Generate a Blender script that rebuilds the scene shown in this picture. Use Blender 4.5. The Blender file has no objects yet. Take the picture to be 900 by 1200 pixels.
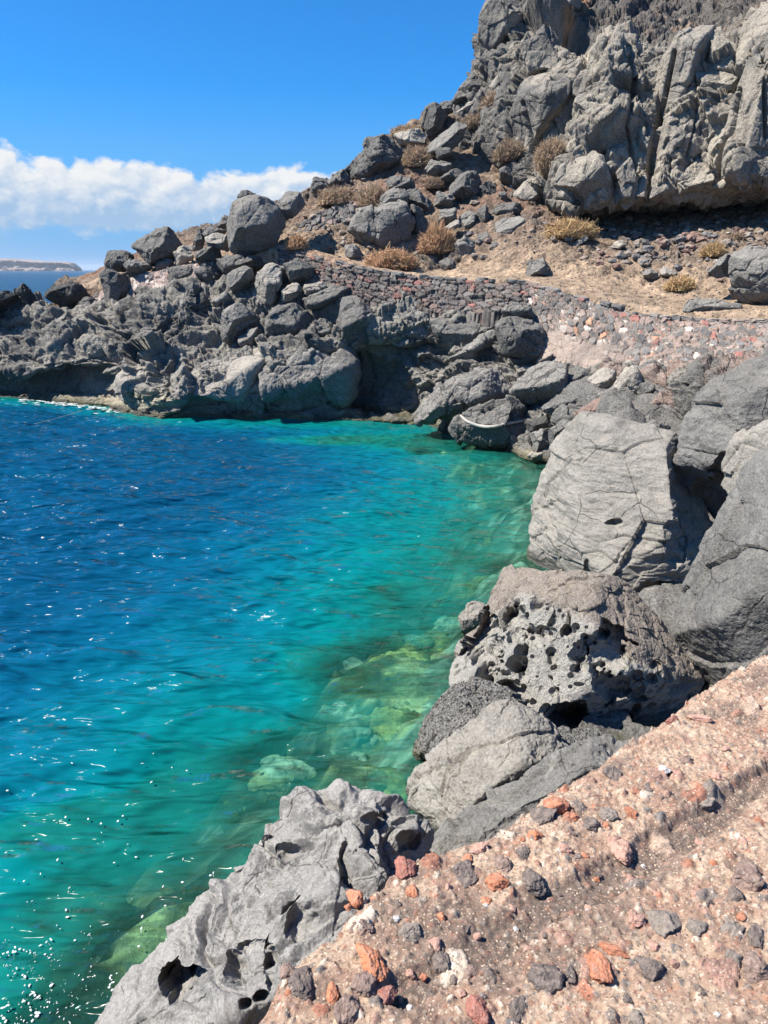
import bpy, math, random
import numpy as np
from mathutils import Vector
from mathutils.bvhtree import BVHTree

random.seed(7)
RNG = np.random.default_rng(11)
scene = bpy.context.scene
COL = scene.collection

# ------------------------------------------------------------------ camera geometry
F_PX = 867.0
PITCH = math.atan(284.0 / F_PX)
CAM_H = 5.5
SP, CP = math.sin(PITCH), math.cos(PITCH)
CAM = np.array([0.0, 0.0, CAM_H])

def ray(px, py):
    x = (px - 450.0) / F_PX
    y = (600.0 - py) / F_PX
    return np.array([x, CP + y * SP, -SP + y * CP])

def P(px, py, D):
    """point seen at a photo pixel, D metres ahead over the ground"""
    d = ray(px, py)
    return CAM + d * (D / d[1])

def PW(px, py, z=0.0):
    d = ray(px, py)
    return CAM + d * ((z - CAM_H) / d[2])

def proj(p):
    q = np.asarray(p, dtype=np.float64) - CAM
    f = q[..., 1] * CP - q[..., 2] * SP
    u = q[..., 1] * SP + q[..., 2] * CP
    return 450 + F_PX * q[..., 0] / f, 600 - F_PX * u / f

# ------------------------------------------------------------------ numpy noise
def _h(ix, iy, iz, seed):
    h = (ix.astype(np.uint32) * np.uint32(374761393) + iy.astype(np.uint32) * np.uint32(668265263)
         + iz.astype(np.uint32) * np.uint32(2147483647) + np.uint32((seed * 974711 + 1013) & 0xffffffff))
    h = (h ^ (h >> np.uint32(13))) * np.uint32(1274126177)
    h = (h ^ (h >> np.uint32(15))) * np.uint32(2246822519)
    return h ^ (h >> np.uint32(16))

_G = RNG.normal(size=(64, 3)).astype(np.float32)
_G /= np.linalg.norm(_G, axis=1, keepdims=True)

def perlin(p, seed=0):
    p = np.asarray(p, dtype=np.float32)
    i = np.floor(p).astype(np.int64)
    f = p - i
    u = f * f * f * (f * (f * 6 - 15) + 10)
    out = np.zeros(len(p), dtype=np.float32)
    for dx in (0, 1):
        wx = u[:, 0] if dx else 1 - u[:, 0]
        for dy in (0, 1):
            wy = u[:, 1] if dy else 1 - u[:, 1]
            for dz in (0, 1):
                wz = u[:, 2] if dz else 1 - u[:, 2]
                g = _G[_h(i[:, 0] + dx, i[:, 1] + dy, i[:, 2] + dz, seed) & np.uint32(63)]
                out += wx * wy * wz * (g[:, 0] * (f[:, 0] - dx) + g[:, 1] * (f[:, 1] - dy) + g[:, 2] * (f[:, 2] - dz))
    return out * 1.6

def fbm(p, octv=4, seed=0, gain=0.5, ridged=False):
    p = np.asarray(p, dtype=np.float32)
    a, s, out = 1.0, 1.0, 0.0
    for o in range(octv):
        n = perlin(p * s + o * 17.3, seed + o)
        out = out + a * ((1 - 2 * np.abs(n)) if ridged else n)
        a *= gain
        s *= 2.03
    return out

def worley(p, seed=0, jit=0.8):
    """nearest feature point: F1, F2, cell hash, offset vector (8-cell search)"""
    p = np.asarray(p, dtype=np.float32)
    b = np.floor(p - 0.5).astype(np.int64)
    n = len(p)
    f1 = np.full(n, 9.0, np.float32); f2 = np.full(n, 9.0, np.float32)
    hh = np.zeros(n, np.uint32); off = np.zeros((n, 3), np.float32)
    for dx in (0, 1):
        for dy in (0, 1):
            for dz in (0, 1):
                cx, cy, cz = b[:, 0] + dx, b[:, 1] + dy, b[:, 2] + dz
                h = _h(cx, cy, cz, seed)
                jx = ((h & np.uint32(1023)).astype(np.float32) / 1023 - .5) * jit + .5
                jy = (((h >> np.uint32(10)) & np.uint32(1023)).astype(np.float32) / 1023 - .5) * jit + .5
                jz = (((h >> np.uint32(20)) & np.uint32(1023)).astype(np.float32) / 1023 - .5) * jit + .5
                ox, oy, oz = p[:, 0] - cx - jx, p[:, 1] - cy - jy, p[:, 2] - cz - jz
                d = np.sqrt(ox * ox + oy * oy + oz * oz)
                m = d < f1
                f2 = np.where(m, f1, np.minimum(f2, d))
                f1 = np.where(m, d, f1)
                hh = np.where(m, h, hh)
                off[m, 0] = ox[m]; off[m, 1] = oy[m]; off[m, 2] = oz[m]
    return f1, f2, hh, off

def _r(h, k):
    z = (h * np.uint32(2654435761 + 97 * k)) ^ (h >> np.uint32(7 + k % 5))
    z = (z ^ (z >> np.uint32(15))) * np.uint32(2246822519)
    return ((z >> np.uint32(8)) & np.uint32(0xffff)).astype(np.float32) / 65535.0

def facets(p, seed=0, tilt=1.0, crack=0.25):
    """fractured rock: every cell a tilted plane at its own height, cracks between"""
    f1, f2, h, off = worley(p, seed)
    g = (_r(h, 1) - .5) * off[:, 0] + (_r(h, 2) - .5) * off[:, 1] + (_r(h, 3) - .5) * off[:, 2]
    d = (_r(h, 4) - .5) + tilt * 1.6 * g
    return d - crack * np.exp(-((f2 - f1) / 0.07) ** 2)

def pits(p, seed=0, rmin=0.15, rmax=0.5, keep=1.0):
    f1, f2, h, off = worley(p, seed)
    r = rmin + (rmax - rmin) * _r(h, 5) ** 2
    r = np.where(_r(h, 6) < keep, r, 0.0001)
    q = np.clip(1 - (f1 / r) ** 2, 0, 1)
    return -q ** .75 * r

def sstep(a, b, x):
    t = np.clip((x - a) / (b - a), 0, 1)
    return t * t * (3 - 2 * t)

def seg_dist(x, y, pts):
    """distance of many 2-D points to a polyline"""
    best = np.full(x.shape, 1e9)
    for (x0, y0), (x1, y1) in zip(pts[:-1], pts[1:]):
        vx, vy = x1 - x0, y1 - y0
        t = np.clip(((x - x0) * vx + (y - y0) * vy) / (vx * vx + vy * vy), 0, 1)
        best = np.minimum(best, np.hypot(x - x0 - t * vx, y - y0 - t * vy))
    return best

# ------------------------------------------------------------------ mesh helpers
def mesh_from(name, V, Fq, smooth=True):
    V = np.ascontiguousarray(V, dtype=np.float32)
    Fq = np.ascontiguousarray(Fq, dtype=np.int32)
    me = bpy.data.meshes.new(name)
    n, k = Fq.shape
    me.vertices.add(len(V)); me.vertices.foreach_set('co', V.ravel())
    me.loops.add(n * k); me.loops.foreach_set('vertex_index', Fq.ravel())
    me.polygons.add(n)
    me.polygons.foreach_set('loop_start', np.arange(0, n * k, k, dtype=np.int32))
    me.update(calc_edges=True)
    me.polygons.foreach_set('use_smooth', np.full(n, smooth, dtype=bool))
    me.validate()
    return me

def link(name, me, mat=None, parent=None, loc=None):
    o = bpy.data.objects.new(name, me)
    COL.objects.link(o)
    if mat is not None:
        me.materials.append(mat)
    if parent is not None:
        o.parent = parent
    if loc is not None:
        o.location = loc
    return o

def tag(o, label=None, cat=None, group=None, kind=None):
    if label: o['label'] = label
    if cat: o['category'] = cat
    if group: o['group'] = group
    if kind: o['kind'] = kind
    return o

def col_attr(me, name, rgb):
    a = me.attributes.new(name, 'FLOAT_COLOR', 'POINT')
    c = np.ones((len(rgb), 4), np.float32); c[:, :3] = rgb
    a.data.foreach_set('color', c.ravel())

def flt_attr(me, name, v):
    a = me.attributes.new(name, 'FLOAT', 'POINT')
    a.data.foreach_set('value', np.ascontiguousarray(v, dtype=np.float32))

def grid_faces(nv, nu):
    i = np.arange(nv * nu).reshape(nv, nu)
    return np.stack([i[:-1, :-1], i[:-1, 1:], i[1:, 1:], i[1:, :-1]], -1).reshape(-1, 4)

def cat_rom(C, n):
    """Catmull-Rom resample of control rows C[m,...] to n samples along axis 0"""
    m = len(C)
    t = np.linspace(0, m - 1, n)
    i = np.clip(np.floor(t).astype(int), 0, m - 2)
    f = (t - i).reshape((-1,) + (1,) * (C.ndim - 1))
    g = lambda k: C[np.clip(k, 0, m - 1)]
    p0, p1, p2, p3 = g(i - 1), g(i), g(i + 1), g(i + 2)
    return 0.5 * (2 * p1 + (p2 - p0) * f + (2 * p0 - 5 * p1 + 4 * p2 - p3) * f ** 2 + (3 * p1 - p0 - 3 * p2 + p3) * f ** 3)

def cat_rom_pts(C, n):
    """like cat_rom but spaced evenly over length"""
    C = np.asarray(C, float)
    q = cat_rom(C, 40 * len(C))
    s = np.concatenate([[0], np.cumsum(np.linalg.norm(np.diff(q, axis=0), axis=1))])
    tt = np.linspace(0, s[-1], n)
    return np.stack([np.interp(tt, s, q[:, k]) for k in range(q.shape[1])], 1), tt

def lattice(rows, nu, nv):
    C = np.array(rows, float)            # nv x nu x 3
    A = cat_rom(C, nv)
    return cat_rom(A.transpose(1, 0, 2), nu).transpose(1, 0, 2)

def grid_normals(G):
    du = np.gradient(G, axis=1); dv = np.gradient(G, axis=0)
    n = np.cross(du, dv)
    n /= np.linalg.norm(n, axis=2, keepdims=True) + 1e-9
    return n

def toward_cam(G, N):
    s = np.sign(((CAM - G) * N).sum(-1).mean())
    return N * (s if s != 0 else 1)

TERR = []                                # coarse sheets that carry the loose rocks
def add_terrain(G):
    g = G[::max(1, G.shape[0] // 60), ::max(1, G.shape[1] // 120)]
    V = [Vector(v) for v in g.reshape(-1, 3)]
    TERR.append(BVHTree.FromPolygons(V, [tuple(int(k) for k in f) for f in grid_faces(*g.shape[:2])]))

def hit(px, py):
    d = Vector(ray(px, py)).normalized()
    best = None
    for b in TERR:
        r = b.ray_cast(Vector(CAM), d, 200)
        if r[0] is not None and (best is None or r[3] < best[1]):
            best = (r[0], r[3])
    return None if best is None else best[0]

# ------------------------------------------------------------------ node helpers
class NT:
    def __init__(s, name):
        s.m = bpy.data.materials.new(name); s.m.use_nodes = True
        s.t = s.m.node_tree; s.t.nodes.clear()
        s.out = s.t.nodes.new('ShaderNodeOutputMaterial')
    def n(s, typ, inp=None, **kw):
        nd = s.t.nodes.new('ShaderNode' + typ)
        for k, v in kw.items(): setattr(nd, k, v)
        for k, v in (inp or {}).items():
            s.set(nd, k, v)
        return nd
    def set(s, nd, k, v):
        sock = nd.inputs[k]
        if hasattr(v, 'is_output') or isinstance(v, bpy.types.NodeSocket):
            s.t.links.new(v, sock)
        else:
            sock.default_value = v
    def math(s, op, a, b=0.0, clamp=False):
        nd = s.n('Math', {0: a, 1: b}, operation=op); nd.use_clamp = clamp
        return nd.outputs[0]
    def mixc(s, f, a, b, blend='MIX'):
        nd = s.n('Mix', data_type='RGBA', blend_type=blend)
        s.set(nd, 0, f); s.set(nd, 6, a); s.set(nd, 7, b)
        return nd.outputs[2]
    def ramp(s, f, stops, interp='LINEAR'):
        nd = s.n('ValToRGB', {0: f}); r = nd.color_ramp; r.interpolation = interp
        while len(r.elements) < len(stops): r.elements.new(0.5)
        for e, (p, c) in zip(r.elements, stops):
            e.position = p; e.color = c if len(c) == 4 else (*c, 1)
        return nd.outputs[0]
    def mapr(s, f, a, b, c=0.0, d=1.0):
        nd = s.n('MapRange', {0: f, 1: a, 2: b, 3: c, 4: d}); return nd.outputs[0]
    def noise(s, vec, scale, detail=6, rough=.55, dist=0.0):
        return s.n('TexNoise', {'Vector': vec, 'Scale': scale, 'Detail': detail, 'Roughness': rough, 'Distortion': dist}).outputs[0]

def c4(c): return (c[0], c[1], c[2], 1.0)

def rock_material(name, dark, light, dust, sc=1.0, bump=0.05, dustamt=0.5, attr=None, rough=0.92, pitty=0.0, strata=0.0, stain=0.25, fine=1.0):
    b = NT(name)
    pos = b.n('NewGeometry').outputs['Position']
    nrm = b.n('NewGeometry').outputs['True Normal']
    big = b.noise(pos, 0.55 * sc, 5, .6, .4)
    mid = b.noise(pos, 3.0 * sc, 9, .68, .3)
    fin = b.noise(pos, 22.0 * sc, 6, .7)
    base = b.mixc(b.mapr(b.math('ADD', b.math('MULTIPLY', big, .6), b.math('MULTIPLY', mid, .4)), .36, .64), c4(dark), c4(light))
    if attr:
        at = b.n('Attribute', attribute_name=attr).outputs['Color']
        base = b.mixc(1.0, base, at, 'MULTIPLY')
    # wind-blown dust lies on upward faces
    nz = b.n('SeparateXYZ', {0: nrm}).outputs[2]
    du = b.math('MULTIPLY', b.mapr(b.math('ADD', nz, b.math('MULTIPLY', b.math('SUBTRACT', mid, .5), 1.2)), .25, .95), dustamt, True)
    base = b.mixc(du, base, c4(dust))
    cr = b.n('TexVoronoi', {'Vector': b.n('VectorMath', {0: pos, 1: b.n('VectorMath', {0: b.n('TexNoise', {'Vector': pos, 'Scale': 2.0 * sc, 'Detail': 5}).outputs[1], 1: (.30 / sc, .30 / sc, .30 / sc)}, operation='MULTIPLY').outputs[0]}, operation='ADD').outputs[0],
                            'Scale': .8 * sc}, feature='DISTANCE_TO_EDGE').outputs[0]
    crk = b.mapr(b.math('ADD', cr, b.math('MULTIPLY', b.math('MAXIMUM', b.math('SUBTRACT', big, .45), 0.0), .5)), 0.0, .022)
    stn = b.mapr(b.noise(b.n('Mapping', {'Vector': pos, 'Scale': (1, 1, .45)}).outputs[0], 1.1 * sc, 8, .72, .6), .50, .62)
    base = b.mixc(b.math('MULTIPLY', stn, stain), base, c4([k * .35 for k in (dark if max(dark) < .5 else (.12, .115, .11))]))
    # speckle of crystals, lichen and dark pores
    base = b.mixc(b.mapr(fin, .35, .7), b.mixc(.45 * fine, base, (0, 0, 0, 1)), b.mixc(.16 * fine, base, (1, .97, .9, 1)))
    base = b.mixc(b.mapr(crk, 0, .6, .75, 0), base, (.012, .011, .01, 1))
    lich = b.mapr(b.noise(pos, 1.7 * sc, 7, .7, .8), .60, .68)
    base = b.mixc(b.math('MULTIPLY', lich, .09), base, (.8, .77, .70, 1))
    vo = b.n('TexVoronoi', {'Vector': pos, 'Scale': 9 * sc}, feature='F1').outputs[0]
    # wave-wet, weedy band just over the water
    pz = b.n('SeparateXYZ', {0: pos}).outputs[2]
    wz_ = b.math('ADD', pz, b.math('MULTIPLY', b.math('SUBTRACT', mid, .5), -.5))
    wet = b.mapr(wz_, .22, .08)
    base = b.mixc(b.math('MULTIPLY', wet, .72), base, b.mixc(b.mapr(big, .45, .6), (.018, .018, .015, 1), (.07, .065, .025, 1)))
    rgh = b.mapr(wet, 0, 1, rough, .35)
    hgt = b.math('ADD', b.math('MULTIPLY', mid, 1.0), b.math('MULTIPLY', fin, .22 * fine))
    hgt = b.math('ADD', hgt, b.math('MULTIPLY', crk, .30))
    if pitty:
        pv = b.n('TexVoronoi', {'Vector': pos, 'Scale': 16 * sc}, feature='F1').outputs[0]
        hgt = b.math('ADD', hgt, b.math('MULTIPLY', b.mapr(pv, .15, .45), pitty))
    if strata:
        mp = b.n('Mapping', {'Vector': pos, 'Rotation': (0.1, 0.28, 0), 'Scale': (.5, .5, 5.0)}).outputs[0]
        hgt = b.math('ADD', hgt, b.math('MULTIPLY', b.noise(mp, 1.6 * sc, 6, .65), strata))
    bp = b.n('Bump', {'Strength': 1.0, 'Distance': bump, 'Height': hgt})
    pr = b.n('BsdfPrincipled', {'Base Color': base, 'Roughness': rgh, 'Specular IOR Level': .25, 'Normal': bp.outputs[0]})
    b.t.links.new(pr.outputs[0], b.out.inputs[0])
    return b.m

M = {}
M['dark'] = rock_material('dark lava', (.034, .032, .031), (.098, .093, .087), (.22, .20, .172), 1.0, .12, .42)
M['grey'] = rock_material('grey lava', (.075, .071, .066), (.19, .178, .162), (.30, .27, .23), 1.0, .12, .48)
M['pale'] = rock_material('pale lava', (.21, .19, .165), (.37, .33, .275), (.42, .37, .305), 1.0, .10, .5)
M['scoria'] = rock_material('black scoria', (.025, .024, .024), (.075, .07, .066), (.12, .105, .09), 1.6, .16, .35, pitty=.5)
M['red'] = rock_material('red scoria', (.13, .06, .045), (.25, .13, .10), (.30, .22, .17), 1.6, .10, .3)
M['shore'] = rock_material('shore lava', (1, 1, 1), (1.0, .99, .97), (.27, .25, .22), 1.0, .14, .38, attr='Col', strata=.8)
M['cliff'] = rock_material('cliff lava', (.72, .72, .74), (1.1, 1.08, 1.05), (.32, .285, .235), .9, .13, .12, attr='Col')
M['near'] = rock_material('near pale lava', (.155, .143, .126), (.275, .253, .22), (.29, .262, .222), 1.5, .06, .35, stain=.3, fine=.6)
M['near_grey'] = rock_material('near grey lava', (.062, .060, .057), (.145, .14, .132), (.22, .20, .175), 1.6, .035, .25, pitty=.2, stain=.4, fine=.5)
M['near_dark'] = rock_material('near dark lava', (.05, .047, .044), (.12, .113, .105), (.2, .185, .16), 2.0, .05, .3, pitty=.7, stain=.3)
M['ledge'] = rock_material('ledge lava', (.13, .124, .117), (.27, .256, .24), (.32, .302, .28), 2.4, .03, .42, stain=.4, fine=.6)
M['tafoni'] = rock_material('weathered lava', (.9, .9, .9), (1.1, 1.08, 1.05), (.3, .27, .22), 3.0, .03, .15, attr='Col', pitty=.2)

# ------------------------------------------------------------------ camera, sun, sky
cam = bpy.data.cameras.new('camera')
cam.sensor_fit = 'VERTICAL'; cam.sensor_height = 36.0; cam.lens = 36.0 * F_PX / 1200.0
cam.clip_start = 0.05; cam.clip_end = 60000
co = bpy.data.objects.new('camera', cam); COL.objects.link(co)
co.location = (0, 0, CAM_H); co.rotation_euler = (math.pi / 2 - PITCH, 0, 0)
scene.camera = co

SUN_EL, SUN_AZ = math.radians(52), math.radians(-96)       # azimuth from +Y towards +X
sd = np.array([math.sin(SUN_AZ) * math.cos(SUN_EL), math.cos(SUN_AZ) * math.cos(SUN_EL), math.sin(SUN_EL)])
sl = bpy.data.lights.new('sun', 'SUN'); sl.energy = 4.7; sl.angle = math.radians(.53); sl.color = (1, .94, .84)
so = bpy.data.objects.new('sun', sl); COL.objects.link(so)
so.rotation_euler = Vector(sd).to_track_quat('Z', 'Y').to_euler(); so.location = (-20, 0, 40)

w = bpy.data.worlds.new('World'); scene.world = w; w.use_nodes = True
wt = w.node_tree; wt.nodes.clear()
class WT(NT):
    def __init__(s, t): s.t = t
b = WT(wt)
out = wt.nodes.new('ShaderNodeOutputWorld')
sky = b.n('TexSky', sky_type='NISHITA'); sky.sun_disc = False
sky.sun_elevation = SUN_EL; sky.sun_rotation = SUN_AZ; sky.altitude = 0; sky.air_density = 1.0; sky.dust_density = .35; sky.ozone_density = 3.0
hs = b.n('Mix', data_type='RGBA', blend_type='MULTIPLY')
b.set(hs, 0, 1.0); b.set(hs, 6, sky.outputs[0]); b.set(hs, 7, (.172, .83, 1.44, 1))
dirv = b.n('TexCoord').outputs['Generated']
sx = b.n('SeparateXYZ', {0: dirv})
az = b.math('ARCTAN2', sx.outputs[0], sx.outputs[1])        # 0 ahead, negative to the left
el = b.math('ARCSINE', sx.outputs[2])
# air near the horizon: pale blue
hs2 = b.mixc(b.mapr(el, .20, .0), hs.outputs[2], (1.65, 3.7, 6.9, 1))
# cumulus bank: azimuth/elevation noise under a flat base
def cvec(sa, se, k):
    return b.n('CombineXYZ', {0: b.math('MULTIPLY', az, sa), 1: b.math('MULTIPLY', el, se), 2: k}).outputs[0]
n1 = b.noise(cvec(12, 19, 2.3), 1.0, 10, .56, .1)
n1s = b.noise(b.n('VectorMath', {0: cvec(12, 19, 2.3), 1: (-.10, .20, 0)}, operation='ADD').outputs[0], 1.0, 10, .56, .1)
topn = b.noise(cvec(6.5, 0, 7.9), 1.0, 4, .55)
top = b.math('ADD', b.mapr(az, -.50, .0, .130, .082), b.math('MULTIPLY', b.math('SUBTRACT', topn, .5), .075))
bot = b.mapr(az, -.58, 0.0, .048, .055)
env = b.math('MINIMUM', b.math('DIVIDE', b.math('SUBTRACT', top, el), .030), b.math('DIVIDE', b.math('SUBTRACT', el, bot), .022))
env = b.math('MINIMUM', env, 1.0)
env = b.math('MINIMUM', env, b.math('DIVIDE', b.math('SUBTRACT', -.075, az), .06))
def puffs(dx, dy):
    v = b.n('VectorMath', {0: cvec(15, 21, 2.3), 1: (dx, dy, 0)}, operation='ADD').outputs[0]
    wv = b.n('VectorMath', {0: v, 1: b.n('VectorMath', {0: b.n('TexNoise', {'Vector': v, 'Scale': 1.3, 'Detail': 5}).outputs[1], 1: (.55, .55, .55)}, operation='MULTIPLY').outputs[0]}, operation='ADD').outputs[0]
    t = b.n('TexVoronoi', {'Vector': wv, 'Scale': 1.0, 'Detail': 3.0, 'Roughness': .52, 'Lacunarity': 2.3}, feature='F1')
    t.normalize = True
    return b.math('SUBTRACT', 1.0, t.outputs[0])
pf, pfs = puffs(0, 0), puffs(-.10, .16)
den = b.math('ADD', b.math('ADD', env, b.math('MULTIPLY', b.math('SUBTRACT', n1, .5), 2.0)), b.math('MULTIPLY', b.math('SUBTRACT', pf, .62), 3.2))
mask = b.mapr(den, -.15, .22)
lit = b.math('ADD', b.math('MULTIPLY', b.mapr(el, .06, .115), .75), b.math('MULTIPLY', b.math('SUBTRACT', pf, pfs), 2.4))
ccol = b.mixc(b.mapr(lit, .0, .75), (2.9, 4.4, 6.4, 1), (7.3, 7.4, 7.5, 1))
# thin veil below and around the bank
veil = b.math('MULTIPLY', b.mapr(el, .16, .03), b.mapr(b.noise(cvec(5, 22, 4.4), 1.0, 6, .55), .35, .75))
veil = b.math('MULTIPLY', veil, b.mapr(az, .1, -.25))
skyc = b.mixc(b.math('MULTIPLY', veil, .5), hs2, (2.7, 4.3, 6.6, 1))
skyc = b.mixc(mask, skyc, ccol)
bg = b.n('Background', {'Color': skyc, 'Strength': .055})
wt.links.new(bg.outputs[0], out.inputs[0])

scene.view_settings.view_transform = 'Standard'; scene.view_settings.look = 'None'
scene.view_settings.exposure = 1.15; scene.view_settings.gamma = 1.0
scene.cycles.use_denoising = True
scene.cycles.sample_clamp_direct = 0.95; scene.cycles.sample_clamp_indirect = 2.0
w.cycles.sampling_method = 'MANUAL'; w.cycles.sample_map_resolution = 256
scene.cycles.max_bounces = 6; scene.cycles.diffuse_bounces = 3; scene.cycles.glossy_bounces = 2
scene.cycles.transparent_max_bounces = 8
scene.cycles.caustics_reflective = False; scene.cycles.caustics_refractive = False

# ------------------------------------------------------------------ seabed and sea
COAST_PX = [(-260, 458), (-120, 462), (0, 465), (60, 470), (120, 475), (170, 486), (230, 488), (340, 490), (450, 494), (500, 497),
            (560, 512), (610, 533), (632, 545), (625, 600), (618, 645), (590, 680), (548, 725), (530, 770), (495, 830), (482, 905),
            (490, 950), (470, 925), (320, 930), (300, 955), (260, 1010), (215, 1060), (150, 1140), (110, 1200), (60, 1290), (-60, 1500)]
COAST = np.array([PW(*p)[:2] for p in COAST_PX])

def coast_dist(x, y):
    return seg_dist(x, y, [tuple(c) for c in COAST])

iR = 12                                            # from here on the coast is the near, shelving side
NEARC = [tuple(c) for c in COAST[10:]]
FARC = [tuple(c) for c in COAST[:12]]
# submerged rocks: pixel on the water plane, radius x/y in m, top depth, colour index
SUB = [(455, 775, 1.5, 1.3, .35, 1), (430, 830, 1.1, .9, .7, 0), (328, 880, .75, .55, .45, 2), (500, 720, .9, .8, .6, 0), (575, 640, 1.2, 1.6, .7, 0),
       (225, 1095, .75, .5, .12, 1), (150, 1150, .7, .55, .2, 2), (80, 1185, .5, .4, .4, 0), (85, 960, .9, .5, 1.2, 2), (250, 930, .9, .7, 1.0, 0),
       (440, 900, .7, .4, .3, 1), (390, 850, .6, .5, .8, 2), (520, 520, 2.2, 1.2, .6, 1), (450, 512, 3.5, .9, 1.0, 0), (590, 555, 1.6, 1.6, .7, 1),
       (215, 478, 3.0, .6, .1, 1), (480, 690, .8, .7, .9, 2), (110, 1060, .6, .5, .9, 2), (300, 1000, .5, .6, .5, 1)]

def seabed_z(x, y):
    p = np.stack([x, y, np.zeros_like(x)], -1)
    dn = seg_dist(x, y, NEARC); df = seg_dist(x, y, FARC)
    wob = fbm(p * .5, 4, 31)
    kk = np.interp(y, [4, 8, 12, 16], [2.0, 1.7, 1.25, 1.1])
    dep = np.minimum(.25 + .42 * dn * kk + .09 * kk * dn ** 1.8, 1.3 + np.interp(x, [-14, -6, 0], [3.5, 2.0, .7]) * df + .05 * df ** 2)
    dep = np.minimum(dep, 9.0 + .02 * dn) + wob * (.25 + .10 * dep)
    colr = np.zeros(x.shape, int)
    sub = np.zeros_like(x)
    rockn = facets(np.stack([x, y, 0 * x], -1) * 1.6, 5, 1.0)
    for (px, py, rx, ry, top, ci) in SUB:
        c = PW(px, py)
        q = ((x - c[0]) / rx) ** 2 + ((y - c[1]) / ry) ** 2 + .5 * wob
        k = sstep(1.5, .3, q)
        nd = dep * (1 - k) + (top + .12 * rockn) * k
        colr = np.where((nd < dep - .02) & (k > .25), ci + 1, colr)
        sub = np.maximum(sub, k)
        dep = np.minimum(dep, nd)
    dep = dep + .16 * rockn * sstep(6, 0, dn)
    return -np.maximum(dep, .06), colr, sub

def axis(segs):
    out = [segs[0][0]]
    for a, e, s0, s1 in segs:
        L = abs(e - a); k = max(2, int(round(L / ((s0 + s1) / 2))))
        t = np.linspace(0, 1, k + 1)[1:]
        st = s0 + (s1 - s0) * t
        cum = np.cumsum(st); cum = cum / cum[-1]
        out += list(a + (e - a) * cum)
    return np.array(out)

sxs = axis([(-60, -24, 3, .6), (-24, 6.5, .14, .14), (6.5, 24, .5, 3)])
sys_ = axis([(-10, 1.5, 1.5, .12), (1.5, 12, .10, .12), (12, 36, .14, .3), (36, 80, .6, 6)])
X, Y = np.meshgrid(sxs, sys_)
Z, CI, SUBK = seabed_z(X.ravel(), Y.ravel())
V = np.stack([X.ravel(), Y.ravel(), Z], -1)
me = mesh_from('seabed', V, grid_faces(len(sys_), len(sxs)))
pal = np.array([(.30, .36, .29), (.27, .30, .19), (.37, .36, .19), (.05, .06, .045)])
cc = pal[CI]
alg = sstep(-.1, .45, fbm(V * 2.1, 4, 77))[:, None]
cc = cc * (.45 + .95 * alg)
fs = facets(V * np.array([1.3, 1.3, 1.3]), 83, .6, .5)[:, None]
cc = cc * np.where(fs < -.12, .38, np.where(fs > .30, 1.35, 1.0))
cc = np.where((sstep(.1, .5, fbm(V * 1.1, 4, 81)) > .5)[:, None], cc * np.array([.45, .5, .4]), cc)
col_attr(me, 'Col', cc)
b = NT('algae seabed')
pos = b.n('NewGeometry').outputs['Position']
at = b.n('Attribute', attribute_name='Col').outputs['Color']
nn = b.noise(pos, 5, 8, .7)
bc = b.mixc(b.mapr(nn, .3, .7), b.mixc(.5, at, (.02, .03, .02, 1)), at)
bp = b.n('Bump', {'Distance': .12, 'Height': nn})
pr = b.n('BsdfPrincipled', {'Base Color': bc, 'Roughness': .9, 'Specular IOR Level': .1, 'Normal': bp.outputs[0]})
b.t.links.new(pr.outputs[0], b.out.inputs[0])
tag(link('seabed', me, b.m), kind='structure')

# water surface: one sheet, finer where it is near
wxs = axis([(-9000, -300, 2000, 60), (-300, -30, 30, 1.2), (-30, -14, .25, .10), (-14, 6.5, .06, .06), (6.5, 60, 1, 6), (60, 9000, 20, 2000)])
wys = axis([(-200, 0, 40, 1), (0, 2, .3, .06), (2, 14, .045, .07), (14, 36, .08, .16), (36, 300, .6, 12), (300, 12000, 30, 2200)])
X, Y = np.meshgrid(wxs, wys)
x, y = X.ravel(), Y.ravel()
def waves(x, y):
    r = np.random.default_rng(5)
    p = np.stack([x, y, np.zeros_like(x)], -1)
    q = p.copy()
    wx = fbm(p * .35, 2, 91); wy = fbm(p * .35 + 9, 2, 92)
    q[:, 0] += .35 * wx; q[:, 1] += .35 * wy
    z = np.zeros_like(x)
    for L, a, n in ((3.2, .028, 4), (1.6, .024, 6), (.85, .018, 8), (.48, .010, 8), (.28, .0045, 8)):
        for k in range(n):
            th = math.radians(-72) + r.normal() * .42
            ph = r.uniform(0, 6.28); Lk = L * r.uniform(.75, 1.3)
            arg = 2 * math.pi / Lk * (q[:, 0] * math.cos(th) + q[:, 1] * math.sin(th)) + ph
            s = np.sin(arg)
            z += a * (.5 * s + .9 * (1 - 2 * np.abs(np.sin(arg / 2))) ) / math.sqrt(n) * 1.8
    return z * (.75 + .5 * sstep(-.5, .6, fbm(p * .13, 3, 95)))
near = (np.abs(x) < 80) & (y < 120) & (y > -5)
z = np.zeros_like(x)
z[near] = waves(x[near], y[near]) * sstep(120, 50, np.hypot(x[near], y[near]))
shore = sstep(0, 1.2, coast_dist(x, y))
z *= .45 + .55 * shore
sz = np.full_like(x, -12.0)
inb = (x > -58) & (x < 23) & (y > -9) & (y < 78)
sz[inb] = seabed_z(x[inb], y[inb])[0]
# beyond the reach of the seabed sheet the water is simply deep
me = mesh_from('sea', np.stack([x, y, z], -1), grid_faces(len(wys), len(wxs)))
flt_attr(me, 'depth', np.clip(-sz, 0, 12))
WATER_Z = z.reshape(X.shape)

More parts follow.
